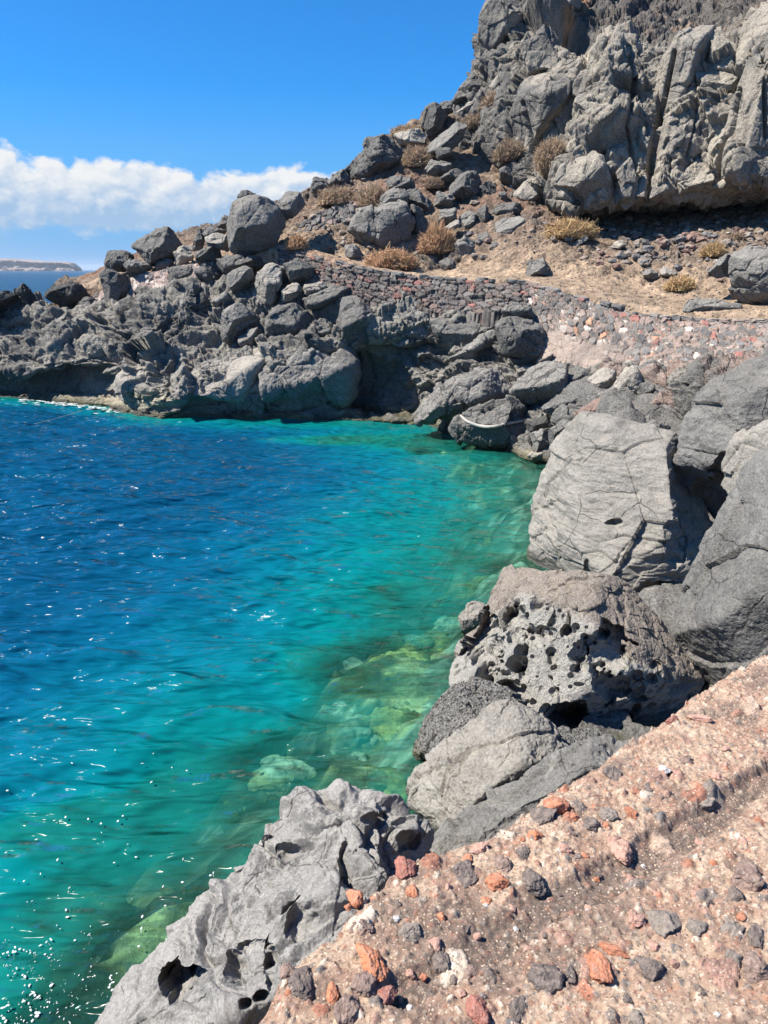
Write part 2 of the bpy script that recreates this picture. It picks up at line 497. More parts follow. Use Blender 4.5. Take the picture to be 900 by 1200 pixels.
b = NT('sea water')
pos = b.n('NewGeometry').outputs['Position']
dep = b.n('Attribute', attribute_name='depth').outputs['Fac']
mp = b.n('Mapping', {'Vector': pos, 'Rotation': (0, 0, math.radians(16)), 'Scale': (.42, 1.35, 1)}).outputs[0]
r1 = b.noise(mp, 1.5, 2, .5, .25)
r2 = b.noise(mp, 5.0, 1, .5, .2)
r3 = b.noise(mp, .25, 3, .5)
hgt = b.math('ADD', b.math('MULTIPLY', r1, 1.0), b.math('MULTIPLY', r2, .34))
bp = b.n('Bump', {'Strength': 1.0, 'Distance': .41, 'Height': hgt})
far = b.n('CameraData').outputs['View Distance'] if False else None
dd = b.math('ADD', dep, b.math('MULTIPLY', b.math('SUBTRACT', r3, .5), 2.0))
body = b.ramp(b.math('DIVIDE', dd, 10.0), [(0.0, (.035, .21, .13)), (.07, (.008, .205, .16)), (.19, (.001, .165, .165)), (.36, (.001, .118, .165)),
                                           (.57, (.001, .072, .140)), (.88, (.001, .048, .108))])
opq = b.math('SUBTRACT', 1.0, b.math('POWER', 2.718, b.math('MULTIPLY', dep, -.75)))
opq = b.math('MAXIMUM', opq, .12)
dif = b.n('BsdfDiffuse', {'Color': body, 'Normal': bp.outputs[0]})
tra = b.n('BsdfTransparent', {'Color': (.70, .97, .89, 1)})
m1 = b.n('MixShader', {0: opq, 1: tra.outputs[0], 2: dif.outputs[0]})
glo = b.n('BsdfGlossy', {'Color': (1, 1, 1, 1), 'Roughness': .07, 'Normal': bp.outputs[0]})
fr = b.n('Fresnel', {'IOR': 1.33, 'Normal': bp.outputs[0]})
m2 = b.n('MixShader', {0: b.math('MINIMUM', fr.outputs[0], .42), 1: m1.outputs[0], 2: glo.outputs[0]})
b.t.links.new(m2.outputs[0], b.out.inputs[0])
tag(link('sea', me, b.m), kind='structure')
del X, Y, x, y, z, sz

# ------------------------------------------------------------------ far rocky shore
def Pw(px, w):                                     # waterline point
    p = PW(px, w); return p
cols = [(-260, 458, (448, .6), (430, .2), (398, 1.4), (372, 3.0)),
        (-120, 462, (452, .6), (435, .1), (400, 1.3), (366, 3.0)), (-50, 464, (452, .6), (432, .0), (396, 1.5), (362, 3.2)),
        (0, 465, (452, .7), (428, .0), (395, 1.6), (362, 3.4)),
        (60, 470, (455, .9), (425, .0), (390, 1.6), (360, 3.5)), (120, 475, (458, 1.0), (425, 0.), (390, 1.5), (355, 3.6)),
        (170, 486, (472, .2), (445, .5), (400, 1.6), (352, 4.2)), (230, 488, (472, .2), (446, .3), (402, 2.0), (340, 4.6)),
        (290, 490, (472, .3), (442, .2), (402, 2.0), (335, 4.6)), (340, 490, (470, .3), (430, .1), (398, 1.4), (342, 4.2)),
        (400, 492, (470, .8), (440, 1.3), (405, .8), (350, 3.0)), (450, 494, (472, 1.3), (440, 2.0), (402, 1.2), (358, 2.7)),
        (500, 497, (478, .5), (446, 1.1), (405, 1.5), (364, 2.6)), (560, 512, (490, .6), (450, 2.0), (415, 3.0), (372, 4.2)),
        (610, 533, (500, 1.2), (460, 3.0), (430, 4.1), (380, 5.2)), (660, 545, (510, 1.0), (472, 2.6), (448, 3.6), (425, 4.6)),
        (720, 560, (525, 1.0), (485, 2.2), (455, 3.2), (438, 4.0)), (800, 600, (560, .7), (505, 1.8), (465, 2.8), (445, 3.5)),
        (900, 640, (600, .7), (530, 1.8), (475, 2.8), (448, 3.3)), (1060, 690, (640, .7), (560, 1.8), (490, 2.8), (455, 3.3))]
rows = [[] for _ in range(8)]
for px, wl, *rest in cols:
    p0 = PW(px, wl)
    rows[0].append(p0 + np.array([0, -1.3, -4.0]))
    rows[1].append(p0 + np.array([0, -.15, -.45]))
    rows[2].append(p0 + np.array([0, 0.05, .12]))
    for k, (py, dD) in enumerate(rest):
        rows[3 + k].append(P(px, py, p0[1] + dD))
    e = rows[6][-1]
    rows[7].append(e + np.array([0, 5.0, -1.2 if px < 130 else -.5]))
G = lattice(rows, 1250, 360)
add_terrain(G)
N = toward_cam(G, grid_normals(G))
p = G.reshape(-1, 3); px, py = proj(p)
q = p * np.array([1, 1, 1.9]) + np.stack([.35 * p[:, 2], 0 * p[:, 2], -.30 * p[:, 0]], -1)    # strata dip gently to the left
up = sstep(0, 1.2, p[:, 2])
low = sstep(4.2, 1.5, p[:, 2])
d = .34 * fbm(p * .55, 3, 3) + .50 * facets(q * .42, 5, 1.0, .18) + .26 * facets(q * 1.0 + .1 * fbm(p * 2, 2, 6)[:, None], 7, 1.1, .2)
d += .12 * facets(q * 2.6, 9, 1.2, .2) + .07 * fbm(p * 2.2, 4, 10, .55, True) + .035 * fbm(p * 6, 4, 12, .6)
led = np.sin((q[:, 2] * 2.1 + .8 * fbm(p * .7, 3, 14)) * 2.6)
d += .13 * low * np.sign(led) * np.abs(led) ** .45 * sstep(-.5, .3, fbm(p * .35, 2, 16))
# shadowed recesses worn into the face (photo-based places on the rock)
for (cx, cy, rx, ry, a) in ((440, 440, 45, 42, 1.1), (395, 430, 28, 24, .7), (100, 446, 62, 10, .9), (190, 447, 16, 9, .5), (36, 385, 20, 10, .5),
                            (475, 470, 14, 26, .8), (515, 400, 14, 22, .35), (250, 400, 16, 10, .5), (340, 436, 20, 12, .5), (135, 420, 14, 8, .35)):
    d -= a * np.exp(-(((px - cx) / rx) ** 2 + ((py - cy) / ry) ** 2) ** 1.4)
for (cx, cy, rx, ry, a) in ((372, 425, 20, 30, .55), (300, 455, 35, 14, .35), (560, 455, 40, 22, .6), (535, 480, 30, 14, .4), (230, 455, 28, 14, .35)):
    d += a * np.exp(-(((px - cx) / rx) ** 2 + ((py - cy) / ry) ** 2) ** 1.4)
d *= .35 + .65 * up
G = G + N * d.reshape(G.shape[:2])[..., None]
SHORE = G
me = mesh_from('rocky_shore', G.reshape(-1, 3), grid_faces(*G.shape[:2]))
base = np.array([.105, .097, .089])
k = sstep(-.35, .5, fbm(p * .45, 4, 21) + .12)[:, None]
c = base * (1 - k) * .62 + np.array([.245, .223, .19]) * k
k2 = (sstep(360, 335, px) * 0 + np.exp(-(((px - 270) / 75) ** 2 + ((py - 440) / 28) ** 2)))[:, None] * .8
c = c * (1 - k2) + np.array([.30, .278, .24]) * k2
zz = G.reshape(-1, 3)[:, 2] + .10 * fbm(p * 1.5, 3, 25)
wet = sstep(.55, .2, zz)[:, None]
c = c * (1 - .55 * wet)                                    # wave-wet band
yel = (sstep(.34, .12, zz) * sstep(-.15, .35, fbm(p * .9, 3, 27)))[:, None]
c = c * (1 - yel) + np.array([.30, .25, .13]) * yel        # ochre weed just over the water
yb = (np.exp(-(((px - 165) / 55) ** 2 + ((py - 470) / 10) ** 2) ** 2))[:, None]
c = c * (1 - yb) + np.array([.42, .36, .23]) * yb
rs = (sstep(640, 690, px) * sstep(-.05, .3, fbm(p * .9, 3, 29)) * sstep(1.2, 1.8, p[:, 2]))[:, None]
c = c * (1 - rs) + np.array([.27, .17, .135]) * rs         # red cinders between the boulders
col_attr(me, 'Col', c)
tag(link('rocky_shore', me, M['shore']), kind='structure')

# ------------------------------------------------------------------ path and slope
EDGE = [(60, 350, 37.5), (150, 324, 36.5), (200, 317, 35.5), (260, 307, 34.5), (335, 294, 33), (400, 312, 31.5), (450, 322, 30.8), (520, 329, 30), (600, 333, 28.5),
        (640, 340, 27.8), (700, 357, 26.5), (760, 371, 25.3), (820, 377, 24.3), (900, 377, 23), (1000, 378, 21.5), (1130, 385, 19.5)]
INNER = [(60, 347, 39), (150, 320, 38), (200, 312, 37), (260, 302, 36), (335, 289, 34.6), (400, 300, 33.4), (450, 311, 32.6), (520, 319, 31.8), (600, 317, 30.3),
         (640, 320, 29.6), (700, 328, 28.4), (760, 341, 27.3), (820, 346, 26.3), (900, 349, 25), (1000, 350, 23.4), (1130, 352, 21)]
MID = [(60, 345, 41), (150, 312, 40), (200, 297, 38.8), (260, 284, 37.6), (335, 262, 36.2), (400, 262, 35.4), (450, 262, 34.8), (520, 265, 34.4), (600, 266, 33.0),
       (640, 276, 32), (700, 291, 31.3), (760, 296, 30.6), (820, 297, 29.6), (900, 293, 28.3), (1000, 290, 26.5), (1130, 290, 24)]
UPP = [(60, 344, 42.5), (150, 307, 41.5), (200, 288, 40.3), (260, 270, 39.4), (335, 244, 38.0), (400, 219, 38), (450, 200, 38.2), (520, 190, 38.5), (600, 203, 37.5),
       (640, 232, 35.8), (700, 258, 34.6), (760, 262, 34.6), (820, 260, 33.6), (900, 252, 32), (1000, 247, 30.5), (1130, 244, 28)]
RID = [(60, 343, 44), (150, 304, 43.5), (200, 283, 43), (260, 264, 42), (335, 238, 41), (385, 218, 41), (437, 174, 41.5), (512, 132, 43), (585, 130, 44),
       (650, 200, 41), (700, 232, 38.5), (760, 232, 38.5), (820, 230, 37.5), (900, 222, 36), (1000, 218, 34), (1130, 214, 31)]
rows = [[P(*c) + np.array([0, .5, -2.6]) for c in EDGE], [P(*c) + np.array([0, 0, -.02]) for c in EDGE], [P(*c) for c in INNER], [P(*c) for c in MID], [P(*c) for c in UPP], [P(*c) for c in RID]]
rows.append([r + np.array([.5, 6, -1.5]) for r in rows[-1]])
# one row between edge and inner keeps the path level
G = lattice(rows, 900, 420)
add_terrain(G)
N = toward_cam(G, grid_normals(G))
vrow = np.repeat(np.linspace(-1, 5, 420), 900)
p = G.reshape(-1, 3); px, py = proj(p)
slope = sstep(.9, 1.25, vrow)
rocky = sstep(.25, .5, fbm(p * .35, 3, 41) + .45 * sstep(2.4, 3.6, vrow) * sstep(720, 640, px))
d = .03 * fbm(p * 2.5, 4, 43) + slope * (.16 * fbm(p * .6, 3, 44) + .09 * fbm(p * 2.3, 4, 45, .6) + .05 * np.maximum(0, facets(p * 3.5, 46, 1)))
d += slope * rocky * (.30 * facets(p * .9, 47, 1.1) + .13 * facets(p * 2.4, 48, 1.1))
scr = slope * sstep(730, 780, px) * sstep(1.5, 2.0, vrow)
d += scr * .09 * facets(p * 4.5, 49, 1.1)
G = G + N * d.reshape(G.shape[:2])[..., None]
HILL = G
me = mesh_from('hillside', G.reshape(-1, 3), grid_faces(*G.shape[:2]))
sand = np.array([.39, .275, .185]); dirt = np.array([.225, .15, .105]); redd = np.array([.22, .115, .077]); grs = np.array([.13, .105, .09])
n1 = sstep(-.3, .4, fbm(p * .8, 4, 51))[:, None]
c = sand * (.95 + .25 * n1)
ks = (sstep(1.15, 1.9, vrow + .35 * fbm(p * .5, 3, 52)) * .9)[:, None]
c = c * (1 - ks) + (dirt * (1 - n1) + np.array([.27, .19, .13]) * n1) * ks
kr = (sstep(-.15, .35, fbm(p * .42, 3, 53)) * sstep(1.8, 2.5, vrow) * .75)[:, None]
c = c * (1 - kr) + redd * kr
kg = (rocky * slope)[:, None] * .8
c = c * (1 - kg) + grs * kg
kp = (np.exp(-((px - 370) / 40) ** 2) * sstep(1.2, .6, vrow))[:, None] * .6
c = c * (1 - kp) + np.array([.44, .25, .165]) * kp
ksc = (scr * .8)[:, None]
c = c * (1 - ksc) + np.array([.23, .165, .12]) * ksc
spk = _r(worley(p * 5.0, 55)[2], 2)
c = c * np.where(spk > .84, .55, np.where(spk < .10, 1.35, 1.0))[:, None]
col_attr(me, 'Col', c)
def dirt_material(name, sc, bump):
    b = NT(name)
    pos = b.n('NewGeometry').outputs['Position']
    at = b.n('Attribute', attribute_name='Col').outputs['Color']
    n = b.noise(pos, 6 * sc, 10, .72); f = b.noise(pos, 40 * sc, 4, .7)
    v = b.n('TexVoronoi', {'Vector': pos, 'Scale': 11 * sc}, feature='F1')
    st = b.mapr(v.outputs[0], .32, .2)
    bc = b.mixc(b.mapr(n, .3, .7), b.mixc(.42, at, (.03, .02, .015, 1)), b.mixc(.12, at, (1, .9, .75, 1)))
    pick = b.n('SeparateColor', {0: v.outputs['Color']}).outputs[0]
    bc = b.mixc(b.math('MULTIPLY', st, b.mapr(pick, .62, .66)), bc, (.13, .115, .105, 1))
    bc = b.mixc(b.mapr(f, .3, .75), b.mixc(.3, bc, (0, 0, 0, 1)), bc)
    hg = b.math('ADD', n, b.math('MULTIPLY', st, .45)); hg = b.math('ADD', hg, b.math('MULTIPLY', f, .25))
    bp = b.n('Bump', {'Distance': bump, 'Height': hg})
    pr = b.n('BsdfPrincipled', {'Base Color': bc, 'Roughness': .95, 'Specular IOR Level': .15, 'Normal': bp.outputs[0]})
    b.t.links.new(pr.outputs[0], b.out.inputs[0])
    return b.m
M['dirt'] = dirt_material('dusty earth', .6, .12)
tag(link('hillside', me, M['dirt']), kind='structure')

# ------------------------------------------------------------------ cliff
R_ = [[(540, 182, 46), (530, 180, 42), (570, 207, 40), (610, 228, 37), (650, 258, 35.3), (700, 272, 34.2), (760, 276, 34.2), (820, 272, 33.2), (900, 264, 31.6), (1000, 258, 30.5), (1130, 250, 28)],
      [(540, 165, 46), (527, 165, 42.5), (568, 190, 40.2), (610, 213, 37.6), (650, 242, 36.3), (700, 252, 36.5), (760, 250, 36.6), (820, 246, 35.4), (900, 238, 33.8), (1000, 232, 32.6), (1130, 225, 30)],
      [(535, 150, 46), (525, 152, 42), (566, 177, 39.3), (608, 204, 36), (650, 236, 33.4), (692, 250, 32.4), (760, 232, 32.6), (820, 228, 31.5), (900, 217, 29.9), (1000, 210, 28.8), (1130, 200, 26.5)],
      [(535, 135, 46), (523, 137, 42.5), (563, 147, 39.9), (608, 165, 37), (650, 190, 34.4), (692, 205, 33.0), (760, 180, 33), (820, 172, 31.9), (900, 166, 30.3), (1000, 158, 29.3), (1130, 150, 27)],
      [(545, 115, 47), (530, 118, 43), (565, 108, 41), (608, 118, 38.4), (650, 125, 36), (700, 128, 34.4), (760, 112, 34.1), (820, 107, 32.9), (900, 102, 31.3), (1000, 95, 30.3), (1130, 85, 28)],
      [(560, 95, 48), (546, 98, 44), (569, 72, 42), (608, 68, 39.5), (650, 62, 37.5), (700, 68, 35.8), (760, 50, 35.2), (820, 55, 34.0), (900, 32, 32.4), (1000, 20, 31.3), (1130, 10, 29)],
      [(572, 70, 49.5), (560, 74, 45.5), (572, 38, 43), (608, 25, 41), (650, 18, 39.8), (700, 28, 39), (760, 12, 38.5), (820, 12, 37.5), (900, -20, 35.5), (1000, -30, 34), (1130, -40, 31.5)],
      [(580, 35, 51), (563, 45, 47), (575, 2, 45), (608, -40, 43.5), (650, -50, 43), (700, -50, 43), (760, -60, 43), (820, -70, 42), (900, -90, 40), (1000, -100, 38.5), (1130, -110, 36)],
      [(600, -60, 54), (585, -70, 50), (600, -120, 48), (630, -170, 48), (670, -190, 48), (720, -190, 49), (770, -200, 49), (830, -210, 48), (900, -230, 46), (1000, -240, 44), (1130, -250, 41)]]
rows = [[P(*c) for c in r] for r in R_]
rows.append([r + np.array([1.0, 6, .5]) for r in rows[-1]])
G = lattice(rows, 860, 540)
add_terrain(G)
N = toward_cam(G, grid_normals(G))
p = G.reshape(-1, 3); px, py = proj(p)
topz = seg_dist(px, py, [(560, -60), (600, -20), (660, 20), (690, 52), (745, 45), (800, 55), (850, 44), (880, 18), (960, -10), (1100, -20)])
above = sstep(0, 14, np.where(py < np.interp(px, [560, 600, 660, 690, 745, 800, 850, 880, 960], [-60, -20, 20, 52, 45, 55, 44, 18, -10]), topz, 0))
qv = p * np.array([1, 1, .85]) + .18 * np.stack([fbm(p * .4, 2, 61), fbm(p * .4 + 5, 2, 62), 0 * px], -1)
d = .25 * fbm(p * .25, 2, 60) + .55 * facets(qv * .27, 63, 1.25, .12) + .36 * facets(qv * .62, 64, 1.3, .15)
d += (.24 * facets(qv * 1.5, 65, 1.3, .15) + .10 * facets(p * 3.6, 66, 1.2, .15) + .05 * fbm(p * 1.4, 4, 67, .5) + .02 * fbm(p * 7, 3, 68, .6))
rough = .30 * fbm(p * .9, 3, 69, .55) + .26 * facets(p * 1.7, 70, 1.2) + .10 * facets(p * 4, 71, 1.2) - .12
d = d * (1 - .55 * above) + rough * above
CRACKS = (([(790, 60), (778, 120), (765, 180), (757, 238)], 4, .9), ([(866, 105), (858, 150), (842, 190), (840, 215), (862, 222)], 4, .9), ([(895, 60), (898, 160)], 4, .7),
                  ([(690, 60), (672, 110), (640, 180), (622, 205)], 5, .6), ([(750, 60), (742, 100), (735, 150), (748, 205)], 3, .5),
                  ([(820, 90), (815, 150), (800, 200)], 3, .35), ([(612, 120), (622, 160), (618, 200)], 4, .6), ([(710, 180), (722, 215), (726, 240)], 3, .6))
for pl, wd, a in CRACKS:
    d -= a * np.exp(-(seg_dist(px, py, pl) / wd) ** 2)
for (cx, cy, rx, ry, a) in ((846, 94, 20, 9, 1.6), (733, 111, 15, 8, 1.2), (664, 38, 28, 10, 1.6), (640, 60, 30, 14, -.7), (622, 42, 12, 18, .7), (790, 200, 26, 22, -.6),
                            (860, 185, 24, 24, -.7), (700, 215, 28, 18, -.6), (655, 205, 18, 20, -.5), (640, 20, 22, 10, -1.1), (800, 150, 14, 30, -.4), (720, 70, 30, 34, -.6),
                            (875, 75, 18, 16, -.6), (825, 130, 20, 16, -.5), (585, 80, 16, 28, -.5), (640, 100, 22, 30, -.4)):
    d -= a * np.exp(-(((px - cx) / rx) ** 2 + ((py - cy) / ry) ** 2) ** 1.5)
ucol = np.tile(np.linspace(0, 10, 860), 540)
d *= .12 + .88 * sstep(.9, 1.7, ucol)
vrow = np.repeat(np.linspace(0, 9, 540), 860)
d *= .25 + .75 * sstep(1.2, 2.0, vrow)
G = G + N * d.reshape(G.shape[:2])[..., None]
CLIFF = G
me = mesh_from('cliff', G.reshape(-1, 3), grid_faces(*G.shape[:2]))
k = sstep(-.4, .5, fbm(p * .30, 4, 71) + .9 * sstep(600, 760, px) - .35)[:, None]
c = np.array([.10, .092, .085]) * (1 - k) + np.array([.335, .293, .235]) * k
st = sstep(.1, .5, fbm(p * np.array([.9, .9, .22]), 4, 72))[:, None]
c = c * (1 - .42 * st)                                       # dark run-off streaks in the rock
tn = (sstep(.15, .55, fbm(p * .5, 3, 73)) * sstep(560, 640, px))[:, None] * .5
c = c * (1 - tn) + np.array([.38, .325, .245]) * tn
ab = above[:, None]
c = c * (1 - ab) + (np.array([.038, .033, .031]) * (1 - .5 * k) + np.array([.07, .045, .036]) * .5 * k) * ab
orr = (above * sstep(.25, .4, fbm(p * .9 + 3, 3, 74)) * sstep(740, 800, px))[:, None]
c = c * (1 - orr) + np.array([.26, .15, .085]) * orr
for (cx, cy, rx, ry) in ((667, 22, 9, 9), (684, 6, 8, 9), (652, 38, 9, 6), (672, 14, 6, 6)):
    o = np.exp(-(((px - cx) / rx) ** 2 + ((py - cy) / ry) ** 2) ** 2)[:, None]
    c = c * (1 - o) + np.array([.42, .20, .075]) * o
rec = (sstep(1.5, 1.1, vrow))[:, None]
c = c * (1 - rec) + np.array([.16, .125, .105]) * rec
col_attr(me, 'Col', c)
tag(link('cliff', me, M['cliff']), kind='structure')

# bank of rubble under the near boulders, running back under the footpath
xs = np.arange(-3.5, 14, .10); ys = np.arange(-6, 24, .10)
X, Y = np.meshgrid(xs, ys); x, y = X.ravel(), Y.ravel()
cd = coast_dist(x, y)
cx = np.interp(y, COAST[12:, 1][::-1], COAST[12:, 0][::-1])
inland = np.where(x > cx, cd, -cd)
p = np.stack([x, y, 0 * x], -1)
z = np.where(inland > 0, -.5 + sstep(.5, 2.0, inland) * np.interp(y, [0, 5, 9, 13, 17, 20], [1.5, 1.5, 1.2, .9, 1.5, 3.2]), -.5 + 2.2 * inland)
z = np.minimum(z, 2.2) + .22 * facets(p * .9, 81, 1.1) + .1 * facets(p * 2.3, 82, 1.1)
z = np.minimum(z, np.interp(y, [0, 5, 6.5, 9, 12, 14, 17, 20], [.8, .6, .22, .2, .25, .5, 1.3, 3]) + .2 * facets(p * 1.3, 84, 1.1))
me = mesh_from('rubble_bank', np.stack([x, y, z], -1), grid_faces(len(ys), len(xs)))
tag(link('rubble_bank', me, M['dark']), kind='structure')

# island on the horizon
isl = []
topc = [(-420, 297), (-300, 300), (-200, 301), (-120, 302), (-60, 302.5), (-10, 303.5), (20, 304.5), (40, 306), (60, 307), (80, 308), (86, 311), (90, 315.2)]
DI = 3300.0
for k, f in enumerate((0, .05, .5, 1.0, 1.0, 0)):
    row = []
    for (qx, qy) in topc:
        t = P(qx, qy, DI)
        dy = (0, 0, 25, 60, 600, 640)[k]
        row.append(np.array([t[0] + (dy * -.35), DI + dy, -4 if k in (0, 5) else max(t[2], 0) * f]))
    isl.append(row)
G = lattice(isl, 500, 60)
pp = G.reshape(-1, 3)
G = G + (np.array([0, -1, .1]) * (14 * fbm(pp * .012, 5, 83, .6, True))[:, None]).reshape(G.shape)
me = mesh_from('island', G.reshape(-1, 3), grid_faces(*G.shape[:2]))
b = NT('island rock')
pos = b.n('NewGeometry').outputs['Position']
nn = b.noise(b.n('Mapping', {'Vector': pos, 'Scale': (.03, .03, .08)}).outputs[0], 1.0, 8, .65)
bc = b.mixc(b.mapr(nn, .35, .65), (.15, .13, .13, 1), (.33, .265, .235, 1))
pr = b.n('BsdfPrincipled', {'Base Color': bc, 'Roughness': 1.0, 'Specular IOR Level': .0})
b.t.links.new(pr.outputs[0], b.out.inputs[0])
tag(link('island', me, b.m), kind='structure')

# the air: far things fade to blue
hb = [(-9600, -500, -20), (9600, -500, -20), (9600, 13800, -20), (-9600, 13800, -20), (-9600, -500, 70), (9600, -500, 70), (9600, 13800, 70), (-9600, 13800, 70)]
me = mesh_from('haze', np.array(hb, float), np.array([(0, 3, 2, 1), (4, 5, 6, 7), (0, 1, 5, 4), (1, 2, 6, 5), (2, 3, 7, 6), (3, 0, 4, 7)]), smooth=False)
b = NT('haze air')
vs = b.n('VolumePrincipled', {'Color': (.80, .90, 1.0, 1), 'Density': .00008, 'Anisotropy': .2})
b.t.links.new(vs.outputs[0], b.out.inputs['Volume'])
tag(link('haze', me, b.m), kind='stuff')

# ------------------------------------------------------------------ boulders
_ICO = {}
def ico(level):
    if level in _ICO: return _ICO[level]
    if level == 0:
        t = (1 + 5 ** .5) / 2
        v = np.array([(-1, t, 0), (1, t, 0), (-1, -t, 0), (1, -t, 0), (0, -1, t), (0, 1, t), (0, -1, -t), (0, 1, -t), (t, 0, -1), (t, 0, 1), (-t, 0, -1), (-t, 0, 1)], float)
        v /= np.linalg.norm(v, axis=1, keepdims=True)
        f = np.array([(0, 11, 5), (0, 5, 1), (0, 1, 7), (0, 7, 10), (0, 10, 11), (1, 5, 9), (5, 11, 4), (11, 10, 2), (10, 7, 6), (7, 1, 8), (3, 9, 4), (3, 4, 2), (3, 2, 6),
                      (3, 6, 8), (3, 8, 9), (4, 9, 5), (2, 4, 11), (6, 2, 10), (8, 6, 7), (9, 8, 1)])
    else:
        v, f = ico(level - 1)
        e = np.concatenate([f[:, [0, 1]], f[:, [1, 2]], f[:, [2, 0]]]); e.sort(axis=1)
        u, inv = np.unique(e[:, 0].astype(np.int64) * len(v) + e[:, 1], return_inverse=True)
        mid = v[u // len(v)] + v[u % len(v)]
        mid /= np.linalg.norm(mid, axis=1, keepdims=True)
        n = len(f); a, b_, c = inv[:n] + len(v), inv[n:2 * n] + len(v), inv[2 * n:] + len(v)
        f = np.concatenate([np.stack([f[:, 0], a, c], 1), np.stack([f[:, 1], b_, a], 1), np.stack([f[:, 2], c, b_], 1), np.stack([a, b_, c], 1)])
        v = np.concatenate([v, mid])
    _ICO[level] = (v, f)
    return _ICO[level]

def hull2(pts):
    pts = sorted(set((float(a), float(b)) for a, b in pts))
    def half(ps):
        h = []
        for p in ps:
            while len(h) > 1 and (h[-1][0] - h[-2][0]) * (p[1] - h[-2][1]) - (h[-1][1] - h[-2][1]) * (p[0] - h[-2][0]) <= 0: h.pop()
            h.append(p)
        return h[:-1]
    return half(pts) + half(pts[::-1])

def vnormals(V, F):
    n = np.zeros_like(V)
    fn = np.cross(V[F[:, 1]] - V[F[:, 0]], V[F[:, 2]] - V[F[:, 0]])
    for k in range(3):
        for a in range(3):
            n[:, a] += np.bincount(F[:, k], fn[:, a], len(V))
    return n / (np.linalg.norm(n, axis=1, keepdims=True) + 1e-12)

def boulder_shape(outline, D=None, depth=1.0, seed=0, faces=(), level=None, sharp=30, rough=1.0, seat=None, lift=0.25, detail=1.0):
    """solid stone: planes through the outline's edges at its own distance, capped front and back, then fractured"""
    r = np.random.default_rng(seed + 100)
    o = np.array(outline, float)
    cx, cy = (o.min(0) + o.max(0)) / 2
    wpx, hpx = o.max(0) - o.min(0)
    if D is None:
        s = seat or (cx, o[:, 1].max() - .15 * hpx)
        h = hit(*s)
        if h is None:
            h = hit(s[0], s[1] + 8)
        D0 = h[1] if h is not None else 32.0
        D = D0 + lift * depth * min(wpx, hpx) / F_PX * D0
    C = P(cx, cy, D)
    v = C - CAM; t = np.linalg.norm(v); v = v / t
    R = np.cross(v, (0, 0, 1.0)); R /= np.linalg.norm(R); U = np.cross(R, v)
    # outline in metres on the plane through C
    pts = []
    for (qx, qy) in o:
        d = ray(qx, qy); k = ((C - CAM) @ v) / (d @ v)
        e = CAM + d * k - C
        pts.append((e @ R, e @ U))
    hl = hull2(pts)
    sz = .5 * (wpx + hpx) / F_PX * t
    planes = []
    for (a, bq) in zip(hl, hl[1:] + hl[:1]):
        ex, ey = bq[0] - a[0], bq[1] - a[1]
        L = math.hypot(ex, ey)
        if L < .03 * sz: continue
        nx, ny = ey / L, -ex / L
        dep0 = r.uniform(-.22, .22) * sz * depth
        for tl in (-r.uniform(.15, .75), r.uniform(.1, .6)):
            n = np.array([nx, ny, tl]); n /= np.linalg.norm(n)
            h = n @ np.array([a[0], a[1], dep0])
            if h > .02 * sz: planes.append((n, h))
    hd = .5 * depth * sz
    caps = list(faces) or [(r.uniform(-.6, .1), r.uniform(.4, 1.1), -1, r.uniform(.68, .85)), (r.uniform(-.3, .4), r.uniform(-1.2, -.4), -1, r.uniform(.65, .85)),
                           (r.uniform(-.8, .8), r.uniform(-.3, .5), -1, r.uniform(.85, 1.1))]
    for (a, b2, c2, k) in caps:
        n = np.array([a, b2, c2], float); n /= np.linalg.norm(n)
        planes.append((n, hd * k))
    for _ in range(3):
        n = np.array([r.uniform(-.5, .5), r.uniform(-.4, .4), 1.0]); n /= np.linalg.norm(n)
        planes.append((n, hd * r.uniform(.9, 1.1)))
    if level is None:
        m = max(wpx, hpx)
        level = 3 if m < 9 else 4 if m < 24 else 5 if m < 75 else 6 if m < 150 else 7
    dv, F = ico(level)
    dirs = dv + np.array([0, 0, -.45]); dirs /= np.linalg.norm(dirs, axis=1, keepdims=True)
    acc = np.zeros(len(dirs))
    for n, h in planes:
        acc += np.maximum(dirs @ n, 0) ** sharp / h ** sharp
    L = dirs * (acc ** (-1.0 / sharp))[:, None]
    ha = np.array(hl)                              # rounding eats the corners: fit back to the traced extent
    for k in (0, 1):
        a0, a1 = L[:, k].min(), L[:, k].max(); b0, b1 = ha[:, k].min(), ha[:, k].max()
        L[:, k] = b0 + (L[:, k] - a0) * (b1 - b0) / (a1 - a0)
    W = C + L[:, :1] * R + L[:, 1:2] * U + L[:, 2:3] * v
    if np.cross(R, U) @ v < 0: F = F[:, ::-1]
    N = vnormals(W, F)
    q = W / sz + seed * 3.17
    d = rough * sz * (.025 * fbm(q * 1.6, 3, seed) + detail * (.060 * facets(q * 1.7, seed + 1, 1.4, .15) + .026 * facets(q * 4.2, seed + 2, 1.3, .2) + .012 * fbm(q * 8, 4, seed + 3, .62)))
    W = W + N * d[:, None]
    return W, F, N, sz, C

def finish_boulder(name, W, F, mat, label, cat='boulder', group=None, col=None):
    base = np.array([W[:, 0].mean(), W[:, 1].mean(), W[:, 2].min()])
    me = mesh_from(name, W - base, F)
    if col is not None: col_attr(me, 'Col', col)
    ob = link(name, me, M[mat], loc=base)
    return tag(ob, label, cat, group)

_seed = [0]
def rock(mat, outline, label, name='boulder', group=None, **kw):
    _seed[0] += 1
    kw.setdefault('seed', _seed[0])
    W, F, N, sz, C = boulder_shape(outline, **kw)
    return finish_boulder(name, W, F, mat, label, 'boulder' if name == 'boulder' else name.replace('_', ' '), group)

